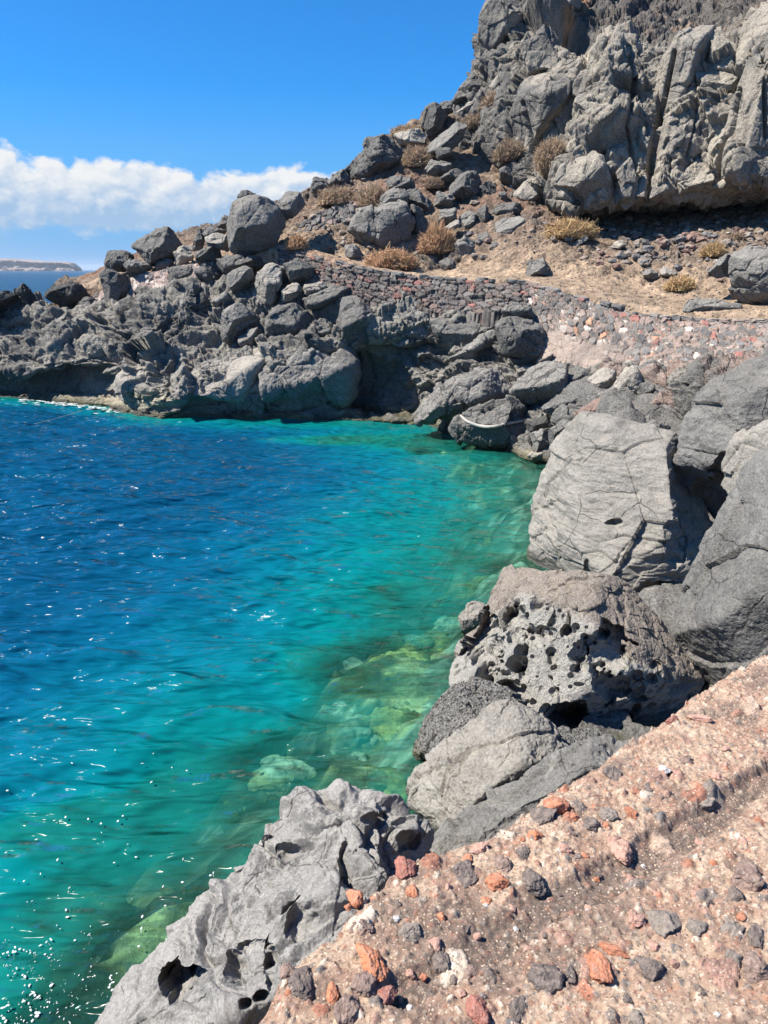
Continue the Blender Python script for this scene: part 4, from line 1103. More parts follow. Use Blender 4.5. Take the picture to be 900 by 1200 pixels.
W = carve(W, N, [(668, 848, 30, 22, .75), (562, 748, 30, 36, .55), (714, 762, 26, 32, .45), (718, 806, 24, 17, .45), (606, 735, 14, 24, .3), (745, 815, 16, 9, .30), (595, 808, 18, 12, .4), (681, 782, 9, 11, .2),
                 (745, 792, 9, 7, .2), (764, 797, 9, 7, .2), (730, 840, 10, 8, .22), (745, 832, 9, 7, .2), (625, 748, 12, 16, .22), (642, 740, 10, 10, .2), (663, 740, 8, 9, .16), (584, 775, 6, 6, .15),
                 (690, 750, 8, 8, .15), (702, 745, 9, 7, .15), (615, 790, 6, 10, .12), (646, 770, 5, 8, .12), (770, 780, 8, 6, .16), (600, 725, 9, 14, .22), (706, 745, 8, 8, .25), (733, 765, 7, 6, .2)], C)
c = np.array([.27, .256, .23]) * np.ones((len(W), 1))
top = (1 - face)[:, None]
c = c * (1 - top) + np.array([.19, .148, .115]) * top
finish_boulder('boulder', W, F, 'tafoni', 'honeycombed grey boulder full of round hollows under a brown crust', group='big near boulders', col=c)

W, F, N, sz, C = near([(535, 722), (552, 705), (568, 708), (572, 722), (560, 742), (541, 745)], 10.6, .9, 341, (), 6, rough=1.5)
finish_boulder('boulder', W, F, 'near', 'small pale pitted rock at the water left of the honeycombed boulder', group='big near boulders')
W, F, N, sz, C = near([(487, 880), (492, 848), (510, 815), (540, 795), (575, 800), (622, 820), (612, 850), (560, 880), (505, 895)], 7.6, .8, 346, [(-.5, .5, -1, .8), (.2, 1.0, -1, .8)], 7)
q = W / sz
W = W + N * (sz * .06 * pits(q * 16, 347, .3, .6, .8))[:, None]
finish_boulder('boulder', W, F, 'near_dark', 'dark porous rock under the left end of the honeycombed boulder', group='big near boulders')
W, F, N, sz, C = near([(478, 915), (488, 892), (530, 858), (578, 820), (612, 826), (645, 848), (672, 878), (640, 920), (600, 958), (560, 965), (510, 985), (484, 950)],
                      6.65, .75, 351, [(-.25, .75, -1, .66), (-.8, .1, -1, .85), (.6, .9, -1, .9)], 7, detail=.5, sharp=36)
q = W / sz
W = W + N * (sz * (.12 * pits(q * 13 + .3 * fbm(q * 5, 2, 352)[:, None], 353, .34, .62, .85) * sstep(-.2, .3, fbm(q * 2.2, 2, 354)) + .010 * fbm(q * np.array([10, 10, 24]), 4, 355, .6)))[:, None]
finish_boulder('boulder', W, F, 'near', 'pale pitted boulder below the honeycombed boulder, right of the green shallows', group='big near boulders')
W, F, N, sz, C = near([(497, 1002), (515, 972), (560, 945), (605, 930), (645, 888), (692, 866), (745, 866), (760, 900), (700, 960), (600, 1030), (520, 1040)],
                      5.65, .7, 361, [(-.15, .8, -1, .66), (.3, 1.2, -1, .8), (-.7, .1, -1, .9)], 7, detail=.6)
q = W / sz
W = W + N * (sz * (.03 * pits(q * 22, 362, .15, .5, .7) + .012 * fbm(q * 9, 5, 363, .6)))[:, None]
finish_boulder('boulder', W, F, 'near_grey', 'dark grey rough boulder right under the edge of the pale wall top', group='big near boulders')

# swirling ledge in front
W, F, N, sz, C = near([(95, 1225), (148, 1142), (214, 1062), (258, 1012), (298, 957), (322, 930), (382, 920), (448, 913), (480, 950), (505, 985), (510, 1060), (480, 1180), (400, 1330), (140, 1330)],
                      4.15, .62, 371, [(-.25, 1.0, -1, .60), (.75, .55, -1, .98), (-.9, .6, -1, .92)], 8, sharp=24, detail=.32, rough=.8)
q = W / sz
wv = np.stack([fbm(q * 2.2, 3, 372), fbm(q * 2.2 + 7, 3, 373), fbm(q * 2.2 + 13, 3, 374)], 1)
qq = q + .35 * wv
W = W + N * (sz * (.020 * fbm(qq * 3, 4, 375, .5, True) + .055 * np.minimum(0, fbm(qq * 3.4, 3, 376) + .10) + .02 * np.sin(9 * fbm(qq * 1.3, 2, 380)) - .022 * np.exp(-(fbm(qq * 1.5, 3, 381) / .07) ** 2) - .007 * np.exp(-(fbm(qq * 3.6, 3, 382) / .09) ** 2) + .05 * pits(q * 9 + .5 * wv, 377, .1, .4, .22)
                   + .02 * pits(q * 22 + .4 * wv, 378, .1, .4, .25) + .0045 * fbm(q * 24, 5, 379, .62)))[:, None]
W = carve(W, N, [(208, 1152, 24, 22, .55), (228, 1142, 16, 11, .35), (318, 1130, 9, 30, .2), (338, 998, 14, 10, .16), (312, 985, 10, 6, .12), (405, 1020, 8, 30, .14), (352, 1078, 20, 24, .14),
                 (306, 1168, 12, 9, .2), (288, 1176, 8, 7, .15), (300, 1110, 22, 8, .10), (440, 960, 14, 8, .1), (275, 1132, 12, 20, .1), (478, 985, 14, 14, .2)], C)
finish_boulder('boulder', W, F, 'ledge', 'large grey ledge of swirling weathered lava between water and wall top', group='big near boulders')

# ------------------------------------------------------------------ stone walls
def attr_material(name, sc, bump, dark=.35, grit=0):
    b = NT(name)
    pos = b.n('NewGeometry').outputs['Position']
    at = b.n('Attribute', attribute_name='Col').outputs['Color']
    n = b.noise(pos, 9 * sc, 8, .7); f = b.noise(pos, 60 * sc, 4, .7)
    bc = b.mixc(b.mapr(n, .3, .7), b.mixc(dark, at, (.03, .02, .02, 1)), b.mixc(.08, at, (1, .95, .9, 1)))
    bc = b.mixc(b.mapr(f, .3, .7), b.mixc(.25, bc, (0, 0, 0, 1)), b.mixc(.06, bc, (1, 1, 1, 1)))
    hg = b.math('ADD', n, b.math('MULTIPLY', f, .3))
    if grit:                                         # sharp sand and chips in the surface
        v = b.n('TexVoronoi', {'Vector': pos, 'Scale': grit}, feature='F1')
        sp = b.n('SeparateColor', {0: v.outputs['Color']})
        chip = b.math('MULTIPLY', b.mapr(v.outputs[0], .46, .40), b.mapr(sp.outputs[0], .48, .52))
        cc = b.ramp(sp.outputs[1], [(0, (.16, .12, .10)), (.25, (.42, .24, .17)), (.5, (.78, .62, .48)), (.75, (.55, .40, .30)), (1, (.86, .76, .64))], 'CONSTANT')
        bc = b.mixc(b.math('MULTIPLY', chip, .7), bc, cc)
        hg = b.math('ADD', hg, b.math('MULTIPLY', chip, .5))
    bp = b.n('Bump', {'Distance': bump, 'Height': hg})
    pr = b.n('BsdfPrincipled', {'Base Color': bc, 'Roughness': .92, 'Specular IOR Level': .2, 'Normal': bp.outputs[0]})
    b.t.links.new(pr.outputs[0], b.out.inputs[0])
    return b.m
M['masonry'] = attr_material('masonry', .5, .04)
M['mortar'] = attr_material('pale mortar', 9, .009, .35, 150)
M['stone'] = attr_material('loose stone', 7, .008, .4)

def pick(h, pal):
    """palette [(weight, rgb)...] by cell hash"""
    w = np.cumsum([a for a, _ in pal]); w = w / w[-1]
    k = np.searchsorted(w, _r(h, 9)).clip(0, len(pal) - 1)
    c = np.array([b for _, b in pal])[k]
    return c * (.75 + .5 * _r(h, 10))[:, None]

def stone_wall(top, bot, label, cell, pal, mortar, mort_w=.10, seed=0, step=.022, dome=.07, lower=None, cap=.5, flat=1.0, sub=.38, name='retaining_wall', cat='stone wall', group=None, coping=None):
    n = max(200, 0)
    T = np.array([P(*c) for c in top]); B = np.array([P(*c) for c in bot])
    tu = np.linspace(0, 1, 40 * len(T))
    Tq, ts = cat_rom_pts(T, 1000); Bq, _ = cat_rom_pts(B, 1000)
    L = ts[-1]; nu = int(L / step)
    ii = np.linspace(0, 999, nu).astype(int)
    Tq, Bq = Tq[ii], Bq[ii]
    H = np.linalg.norm(Tq - Bq, axis=1).mean(); nv = max(12, int(H / step))
    fwd = np.cross(np.gradient(Tq, axis=0), (0, 0, 1.0)); fwd /= np.linalg.norm(fwd, axis=1, keepdims=True)
    if ((CAM - Tq) * fwd).sum() < 0: fwd = -fwd
    vv = np.linspace(0, 1, nv)
    rows = [Bq * (1 - v) + Tq * v for v in vv]
    ncap = max(4, int(cap / step / 1.5))
    rows += [Tq - fwd * cap * k / ncap + np.array([0, 0, -.02 * k / ncap]) for k in range(1, ncap + 1)]
    rows += [rows[-1] + np.array([0, 0, -.6])]
    rows = [rows[0] + np.array([0, 0, -.5])] + rows
    G = np.array(rows)
    N = toward_cam(G, grid_normals(G))
    p = G.reshape(-1, 3)
    U = np.tile(np.arange(nu) * L / nu, len(rows)); dist = np.concatenate([[-.5], vv * H, H + cap * np.arange(1, ncap + 1) / ncap, [H + cap + .6]])
    Vv = np.repeat(dist, nu)
    q = np.stack([U / cell, Vv / (cell * flat), 0 * U + .5], -1)
    q[:, :2] += .22 * np.stack([fbm(q * 1.3, 2, seed + 1), fbm(q * 1.3 + 5, 2, seed + 2)], -1)
    f1, f2, h, off = worley(q, seed, .85)
    edge = sstep(0, .14, f2 - f1)
    mor = sstep(mort_w * 1.8, mort_w * .8, f2 - f1)
    d = dome * (edge - .5) + dome * .9 * (_r(h, 4) - .5) * edge + dome * .8 * ((_r(h, 1) - .5) * off[:, 0] + (_r(h, 2) - .5) * off[:, 1])
    f1b, f2b, hb, _ = worley(q * 2.6, seed + 5)
    small = _r(h, 12) < sub
    d = np.where(small, dome * .55 * (sstep(0, .14, f2b - f1b) - .6), d) + .07 * fbm(p * .6, 2, seed + 3) + .022 * facets(p * 5, seed + 4, 1.2)
    c = pick(h, pal)
    c = np.where(small[:, None], pick(hb, pal), c)
    mor = np.where(small, sstep(mort_w * 1.8, mort_w * .8, f2b - f1b), mor)
    mm = np.array(mortar) * (.75 + .5 * sstep(-.4, .4, fbm(p * 1.2, 3, seed + 6)))[:, None]
    if lower is not None:
        k = lower(U / L, Vv / H, p)[:, None]
        c = c * (1 - k) + (mm * .9 + .1 * c) * k
        d = d * (1 - .55 * k[:, 0])
    c = c * (1 - mor[:, None]) + mm * mor[:, None]
    W = (G + N * d.reshape(G.shape[:2])[..., None]).reshape(-1, 3)
    base = np.array([W[:, 0].mean(), W[:, 1].mean(), W[:, 2].min()])
    me = mesh_from(name, W - base, grid_faces(*G.shape[:2]))
    col_attr(me, 'Col', c)
    ob = tag(link(name, me, M['masonry'], loc=base), label, cat, group)
    if coping is not None:                          # flat stones laid along the top edge
        r = np.random.default_rng(seed + 9)
        dv, F = ico(3); Vs, Fs, Cs = [], [], []; u = 0.0
        while u < L - .2:
            w_ = r.uniform(.28, .62); k = min(nu - 1, int((u + w_ / 2) / L * nu)); u += w_
            if r.random() < .12: continue
            tg = Tq[min(nu - 1, k + 5)] - Tq[max(0, k - 5)]; tg /= np.linalg.norm(tg)
            hz = r.uniform(.05, .09); dp = r.uniform(.17, .24)
            S = np.sign(dv) * np.abs(dv) ** .45
            S = S + .22 * np.stack([fbm(dv * 1.4 + u * 7 + a * 5, 3, seed + a) for a in range(3)], 1)
            X = S[:, :1] * (w_ * .5) * tg + S[:, 1:2] * dp * fwd[k] + S[:, 2:3] * hz * np.array([0, 0, 1.0])
            Vs.append(X + Tq[k] - fwd[k] * (dp * .75) + np.array([0, 0, hz * .5 + .02]) - base); Fs.append(F + len(dv) * len(Fs))
            Cs.append(np.tile(np.array(coping[r.integers(len(coping))]) * r.uniform(.75, 1.2), (len(dv), 1)))
        cm = mesh_from('coping', np.concatenate(Vs), np.concatenate(Fs))
        col_attr(cm, 'Col', np.concatenate(Cs))
        link('coping', cm, M['masonry'], parent=ob)
    return ob

GR, DK, RD, PK, TN, WH = (.14, .13, .122), (.062, .057, .054), (.27, .085, .06), (.32, .22, .185), (.30, .24, .19), (.48, .42, .37)
stone_wall([(100, 350, 36.9), (150, 327, 35.6), (200, 315, 34.8), (250, 308, 34.2)], [(100, 364, 36.3), (150, 366, 34.6), (200, 366, 33.4), (250, 350, 33.2)],
           'pinkish mortared stone wall on the headland between dark boulders', .24, [(3, PK), (2, GR), (2, WH), (1, DK)], (.38, .27, .235), .14, 401)
stone_wall([(326, 291, 33.2), (400, 311, 31.5), (450, 321, 30.8), (520, 328, 30), (600, 332, 28.5), (645, 340, 27.7)],
           [(326, 312, 32.7), (400, 342, 31.0), (450, 357, 30.2), (520, 368, 29.3), (600, 366, 27.9), (645, 372, 27.2)],
           'long dark dry stone retaining wall holding up the curved path', .36, [(5, (.075, .058, .05)), (2.5, (.14, .122, .108)), (3.5, (.175, .105, .08)), (.4, RD)], (.05, .034, .027), .06, 411, flat=.42, dome=.12, sub=.15, coping=[(.10, .094, .088), (.16, .15, .135), (.07, .066, .062), (.22, .19, .16)],  # very dark joint colour paints shadow gaps between the dry stones
           lower=lambda u, v, p: .8 * sstep(.45, .28, u) * sstep(-.1, .3, fbm(p * .9, 3, 412)) * sstep(1.0, .7, v))
stone_wall([(616, 335, 28.2), (640, 340, 27.7), (700, 356, 26.4), (760, 371, 25.2), (820, 377, 24.2), (900, 378, 22.9), (1000, 380, 21.4)],
           [(622, 398, 27.0), (640, 424, 26.0), (690, 437, 24.6), (740, 446, 23.4), (790, 432, 22.8), (840, 446, 21.6), (900, 452, 20.6), (1000, 452, 19)],
           'rough retaining wall of red, grey and white rubble under the right part of the path', .26, coping=[(.30, .26, .22), (.20, .18, .165), (.34, .25, .2), (.13, .12, .11)], pal=
           [(4, GR), (2.4, (.27, .19, .155)), (3.8, DK), (.8, WH), (.9, RD), (.4, (.42, .2, .1))], mortar=(.285, .215, .17), mort_w=.10, seed=421, dome=.10,
           lower=lambda u, v, p: sstep(.48, .28, u) * sstep(.55, .35, v + .12 * fbm(p * 1.2, 3, 422)))
stone_wall([(335, 274, 35.6), (352, 262, 35.8), (375, 249, 36), (402, 240, 36), (430, 238, 35.8)], [(333, 294, 34.8), (352, 295, 34.7), (375, 297, 34.6), (402, 300, 34.2), (430, 300, 34.0)],
           'dry stone terrace wall of dark rubble on the slope above the path', .27, [(4, DK), (4, GR), (1.5, PK), (1, TN)], (.045, .04, .038), .06, 431, dome=.11, name='terrace_wall')


# ------------------------------------------------------------------ pale wall top in the foreground
Z0 = 4.0
EP = [PW(*c, Z0) for c in ((262, 1250), (300, 1196), (322, 1165), (345, 1128), (385, 1100), (408, 1072), (440, 1038), (478, 1008), (520, 992), (560, 984), (600, 962), (640, 932), (690, 900), (735, 868), (780, 838), (822, 808), (850, 790), (900, 764), (960, 728))]
A = EP[1][:2]; e = EP[-1][:2] - A; e = e / np.linalg.norm(e); nn_ = np.array([e[1], -e[0]])
es = np.array([(q[:2] - A) @ e for q in EP]); et = np.array([(q[:2] - A) @ nn_ for q in EP])
ss = axis([(-1.6, -.3, .03, .004), (-.3, 2.7, .0042, .0052), (2.7, 4.2, .006, .04)])
tt = np.concatenate([-np.array([1.0])[:0], axis([(0, 1.15, .0038, .0042), (1.15, 3.0, .006, .08)])])
dn = np.array([3.6, 2.6, 1.6, .9, .5, .3, .2, .13, .09, .06, .04, .025, .012])
rows_t = np.concatenate([-dn, tt])
S_, T_ = np.meshgrid(ss, rows_t)
s, t = S_.ravel(), T_.ravel()
off = np.interp(s, es, et)
p0 = np.stack([s, np.maximum(t, 0), np.minimum(t, 0) * .5], -1)
off = off + .012 * fbm(np.stack([s * 9, 0 * s, 0 * s], -1), 3, 441)
tx = np.maximum(t, 0); dz = np.minimum(t, 0)
xy = A + s[:, None] * e + (off + tx - .035 * sstep(0, -1, dz) * 0 + .02 * np.minimum(0, dz))[:, None] * nn_
z = Z0 + dz
edge_round = sstep(.05, 0, tx) * .02
P3 = np.stack([xy[:, 0], xy[:, 1], z], -1)
px, py = proj(P3)
pxm = np.where(dz < 0, -999, px)
g = P3 * 1.0
ridge = .013 * fbm(g * 3.2, 4, 442) + .008 * fbm(g * 11, 4, 443, .6) + .005 * fbm(g * 45, 3, 444, .65)
gd = seg_dist(pxm, py, [(960, 862), (905, 902), (840, 948), (770, 992), (700, 1036), (640, 1062), (560, 1112), (470, 1165)])
gw = np.interp(py, [880, 960, 1040, 1110, 1180], [13, 21, 27, 27, 18])
groove = sstep(1.25, .55, gd / gw + .22 * fbm(g * 9, 3, 445))
dirt2 = sstep(1.2, .6, np.sqrt(((pxm - 545) / 100) ** 2 + ((py - 1100) / 60) ** 2) + .5 * fbm(g * 7, 3, 446)) * .8
dirt3 = sstep(.22, .5, fbm(g * 5.0, 4, 447)) * .75
soil = np.clip(np.maximum(np.maximum(groove, dirt2), dirt3), 0, 1)
h = ridge - .024 * groove - .006 * soil
mort = np.array([.62, .435, .295]); mort2 = np.array([.46, .27, .17])
mk = sstep(-.4, .45, fbm(g * 8, 4, 448, .6))[:, None]
c = mort * mk + mort2 * (1 - mk)
fine = sstep(.0, .5, fbm(g * 60, 3, 449, .6))[:, None]
c = c * (1 - .45 * fine * (1 - .5 * mk)) + np.array([.30, .17, .12]) * .45 * fine * (1 - .5 * mk)
c = c * (1 - soil[:, None]) + np.array([.18, .115, .08]) * soil[:, None] * (.8 + .4 * fine)
PALS = [(3, (.46, .25, .18)), (1.6, (.27, .215, .18)), (1.5, (.50, .18, .09)), (3.2, (.62, .44, .32)), (2.0, (.80, .66, .52)), (.9, (.20, .18, .165))]
for (sc_, keep, amp, wid, sd_) in ((95, .66, .0055, .45, 451), (46, .50, .009, .44, 452), (22, .30, .014, .44, 453), (10.5, .13, .020, .44, 454)):
    gq = g * sc_ + .25 * np.stack([fbm(g * sc_ * .9, 2, sd_ + 40), fbm(g * sc_ * .9 + 4, 2, sd_ + 41), 0 * s], -1)
    gq[:, 2] = gq[:, 2] * .0 + .5 + (dz * sc_)
    f1, f2, hh, of = worley(gq, sd_, .9)
    on = (_r(hh, 3) < keep)
    rr = wid * (.65 + .35 * _r(hh, 4)) + .10 * fbm(gq * 2.5, 2, sd_ + 60)
    k = sstep(rr, rr * .88, f1) * on
    dome = np.sqrt(np.clip(1 - (f1 / np.maximum(rr, .05)) ** 2, 0, 1)) * on
    h = h + amp * (dome * .9 + .5 * k * ((_r(hh, 1) - .5) * of[:, 0] + (_r(hh, 2) - .5) * of[:, 1]) * 2) + (.2 * amp * fbm(gq * 4, 2, sd_ + 61) * k)
    sc3 = pick(hh, PALS) * (.8 + .4 * sstep(-.4, .4, fbm(gq * 3, 2, sd_ + 62)))[:, None]
    kk = (k * (1 - .6 * soil * (sc_ > 15)))[:, None]
    c = c * (1 - kk) + sc3 * kk
nrm = np.stack([0 * s, 0 * s, np.ones_like(s)], -1)
side = sstep(.0, -.05, dz)[:, None]
nv = nrm * (1 - side) + np.concatenate([-nn_, [0]]) * side
W = P3 + nv * h[:, None] - np.array([0, 0, 1]) * edge_round[:, None]
TOPG = W.reshape(S_.shape + (3,))
me = mesh_from('parapet_wall', W, grid_faces(len(rows_t), len(ss)))
col_attr(me, 'Col', c)
tag(link('parapet_wall', me, M['mortar']), 'pale pinkish mortar wall top with embedded stones and a dusty groove, in the foreground', 'stone wall')
topfree = (np.abs(s) < 4)

def top_z(pxx, pyy):
    q = PW(pxx, pyy, Z0)
    m = (t > .0) & (np.abs(W[:, 0] - q[0]) < .05) & (np.abs(W[:, 1] - q[1]) < .05)
    return Z0 if not m.any() else np.median(W[m, 2])

PALETTE = {'dark': (.14, .10, .08), 'grey': (.24, .195, .155), 'brown': (.29, .18, .135), 'red': (.38, .115, .07), 'orange': (.62, .20, .075), 'pink': (.58, .31, .225), 'white': (.72, .69, .66)}
def pebble(px_, py_, w_, h_, colr, label=None, flat=.52, rotz=None, group=None, sink=.40, k=[0]):
    k[0] += 1
    r = np.random.default_rng(900 + k[0])
    q = PW(px_, py_, Z0); D = np.linalg.norm(q - CAM)
    w_, h_ = w_ * .86, h_ * .86
    wx = w_ / F_PX * D; wy = h_ / F_PX * D * 1.25
    dv, F = ico(5 if max(w_, h_) > 17 else 4)
    acc = np.zeros(len(dv))
    for _ in range(22):
        n = r.normal(size=3); n /= np.linalg.norm(n)
        acc += np.maximum(dv @ n, 0) ** 16 / r.uniform(.78, 1.12) ** 16
    L = dv * (acc ** (-1 / 16.))[:, None]
    L /= np.abs(L).max(0)
    q_ = L * 1.0 + k[0] * 5.3
    Nn = vnormals(L, F)
    L = L + Nn * (.10 * fbm(q_ * 1.5, 3, k[0]) + .09 * facets(q_ * 2.2, k[0] + 3, 1.2, .2) + .045 * fbm(q_ * 6, 3, k[0] + 5, .65))[:, None]
    if colr in ('dark', 'grey', 'brown'): sink = sink + .17
    hz = .5 * min(wx, wy) * flat * 1.5
    L = L * np.array([wx / 2, wy / 2, hz])
    a = r.uniform(-.4, .4) if rotz is None else rotz
    ca, sa = math.cos(a), math.sin(a)
    L = np.stack([L[:, 0] * ca - L[:, 1] * sa, L[:, 0] * sa + L[:, 1] * ca, L[:, 2]], 1)
    base = np.array([q[0], q[1], top_z(px_, py_) + hz * (1 - 2 * sink)])
    me = mesh_from('stone', L, F)
    cc = np.array(PALETTE[colr]) * (.82 + .36 * sstep(-.5, .5, fbm(q_ * 2.4, 3, k[0] + 7)))[:, None] * r.uniform(.88, 1.12)
    dust = (sstep(.25, .9, Nn[:, 2]) * sstep(-.1, .5, fbm(q_ * 3, 3, k[0] + 9)) * .35)[:, None]
    cc = cc * (1 - dust) + np.array([.50, .37, .30]) * dust
    col_attr(me, 'Col', cc)
    return tag(link('stone', me, M['stone'], loc=base), label, 'stone', group or 'stones on the foreground wall top')

for a in [(720, 904, 28, 26, 'dark', 'dark rough stone near the outer edge of the pale wall top, above the orange ones'),
          (777, 907, 17, 12, 'white', 'single white stone among pale mortar'),
          (840, 912, 16, 13, 'pink', 'pinkish stone above the dusty groove, near the right edge'),
          (803, 893, 18, 14, 'brown', 'brown stone sunk in mortar behind the single white stone'),
          (825, 940, 28, 11, 'grey', 'flat grey sliver beside the dusty groove'),
          (740, 954, 16, 17, 'orange', 'orange stone left of the dusty groove with grey neighbours'),
          (713, 957, 24, 17, 'grey', 'smooth grey stone next to the orange stone, its left neighbour'),
          (652, 947, 32, 22, 'orange', 'broad rust orange stone at the wall edge touching a dark brown one'),
          (637, 958, 32, 30, 'dark', 'big dark brown stone at the wall edge beside the broad rust orange one'),
          (693, 968, 24, 20, 'dark', 'dark grey stone in the middle of the cluster at the wall edge'),
          (626, 982, 20, 16, 'orange', 'orange red angular stone under the big dark brown one'),
          (668, 978, 22, 16, 'brown', 'brown grey stone half buried below the broad rust orange one'),
          (725, 993, 29, 32, 'pink', 'large round salmon stone casting a shadow above the groove'),
          (788, 843, 24, 9, 'red', 'narrow red slab standing on the outer edge beside the honeycombed boulder'),
          (820, 842, 28, 10, 'pink', 'long flat pinkish stone at the outer edge near the right'),
          (613, 1000, 22, 20, 'dark', 'dark stone above another dark stone left of the groove'),
          (624, 1032, 29, 28, 'dark', 'large dark stone on brown dust left of the groove'),
          (662, 1001, 17, 13, 'pink', 'dull pink stone between dark stones and the salmon one'),
          (745, 1080, 20, 18, 'pink', 'pale red stone with a whitish top inside the groove bend'),
          (780, 1078, 42, 40, 'grey', 'wide flat olive grey stone set flush in the mortar'),
          (815, 1088, 28, 22, 'grey', 'grey stone right of the wide flush one'),
          (877, 1030, 42, 36, 'brown', 'biggest reddish brown stone near the right edge'),
          (862, 1052, 22, 20, 'dark', 'dark stone tucked under the biggest reddish brown one'),
          (857, 1092, 26, 24, 'grey', 'grey stone at the right below the biggest reddish brown one'),
          (884, 1098, 18, 22, 'dark', 'knobbly dark stone at the right edge'),
          (641, 1147, 44, 32, 'dark', 'biggest dark grey stone at the bottom, left of an orange one'),
          (668, 1143, 13, 22, 'dark', 'thin dark stone pressed against the biggest dark grey one'),
          (702, 1137, 30, 40, 'orange', 'tall orange red stone at the bottom centre'),
          (718, 1114, 36, 11, 'orange', 'long narrow orange sliver above the tall orange red stone'),
          (762, 1134, 34, 27, 'dark', 'round dark grey stone right of the tall orange red one'),
          (607, 1182, 22, 34, 'dark', 'dark purple grey stone at the bottom edge'),
          (747, 1194, 24, 20, 'grey', 'grey stone cut by the bottom edge below the round dark grey one'),
          (885, 1135, 34, 28, 'brown', 'dark brown stone added for the dark shade in the bottom right corner'),  # brown stone added to stand for the dark shade in this corner
          (860, 1128, 22, 18, 'grey', 'pale grey stone left of the corner stone'),
          (476, 1018, 28, 30, 'red', 'rounded brick red stone on the outer edge of the wall top'),
          (418, 1052, 20, 26, 'orange', 'bright orange stone at the far left outer edge'),
          (483, 1046, 15, 16, 'orange', 'bright orange pebble beneath the brick red stone'),
          (545, 1022, 30, 32, 'dark', 'dark brown stone beside a long orange one at the edge'),
          (581, 1034, 34, 20, 'orange', 'long orange stone lying slanted beside a dark brown one'),
          (562, 995, 26, 13, 'pink', 'flat pinkish stone on the outer edge'),
          (590, 1013, 24, 22, 'brown', 'brown stone between the long orange stone and the dark pair'),
          (422, 1088, 36, 28, 'brown', 'large brown stone at the left edge below the bright orange one'),
          (480, 1092, 28, 24, 'grey', 'large grey stone half set in mortar, left part'),
          (434, 1132, 34, 44, 'orange', 'largest bright orange stone, ragged, at the lower left'),
          (425, 1158, 34, 26, 'brown', 'pinkish brown stone below the largest bright orange one'),
          (453, 1168, 24, 22, 'red', 'round reddish stone right of the pinkish brown one'),
          (353, 1156, 36, 40, 'dark', 'large dark brown angular stone near the lower left corner of the wall'),
          (407, 1190, 34, 34, 'brown', 'broad grey brown block at the bottom left'),
          (519, 1125, 24, 22, 'dark', 'dark grey knobbly stone on pale mortar, lower left middle'),
          (547, 1082, 17, 18, 'dark', 'small dark stone on brown dust'),
          (510, 1107, 18, 14, 'pink', 'small dull pink stone above the dark grey knobbly one'),
          (552, 1137, 20, 16, 'brown', 'brown stone at the lower end of the groove'),
          (561, 1188, 27, 30, 'red', 'orange red stone cut by the bottom edge'),
          (337, 1137, 18, 18, 'brown', 'brown stone on the left edge above the large dark brown angular one'),
          (390, 1170, 15, 22, 'orange', 'narrow orange brown stone above the broad grey brown block')]:
    kw = {}
    if a[5].startswith('long narrow orange'): kw['rotz'] = -.55
    if a[5].startswith('long orange stone'): kw['rotz'] = -.6
    if 'slab' in a[5]: kw['rotz'] = .6
    if 'flush' in a[5]: kw.update(flat=.3, sink=.4)
    pebble(*a, **kw)
for colr, lab, grp, pts in (
    ('orange', 'tiny orange pebble on the pale wall top', 'tiny orange pebbles', [(763, 915, 10), (710, 968, 9), (685, 1004, 10), (672, 960, 13), (408, 1063, 10), (517, 1075, 11), (497, 1138, 10), (338, 1167, 10), (548, 1005, 12), (570, 1053, 13), (868, 1077, 10), (656, 1000, 7), (612, 985, 8), (836, 1010, 8), (700, 1022, 7)]),
    ('dark', 'tiny dark pebble on the pale wall top', 'tiny dark pebbles', [(760, 928, 12), (678, 1008, 12), (532, 1142, 13), (700, 1017, 10), (467, 1060, 10), (505, 1160, 11), (578, 1150, 10), (776, 936, 9), (655, 1040, 9), (800, 1010, 9), (830, 1060, 10), (592, 1095, 8), (735, 1170, 11), (820, 1160, 12), (690, 925, 8), (640, 1090, 8)]),
    ('pink', 'tiny dull red pebble on the pale wall top', 'tiny dull red pebbles', [(767, 1110, 14), (690, 1065, 10), (600, 1060, 10), (560, 1090, 11), (540, 1165, 12), (820, 980, 10), (870, 985, 12), (850, 880, 10), (760, 870, 9), (790, 1130, 12), (480, 1135, 11), (525, 1040, 10)]),
    ('white', 'tiny whitish pebble on the pale wall top', 'tiny whitish pebbles', [(465, 1078, 10), (690, 1068, 8), (480, 1180, 8), (570, 1058, 8), (605, 1078, 7), (755, 1005, 6), (840, 1190, 7)])):
    for (a, b_, sz_) in pts:
        pebble(a, b_, sz_, sz_ * .85, colr, lab, group=grp)

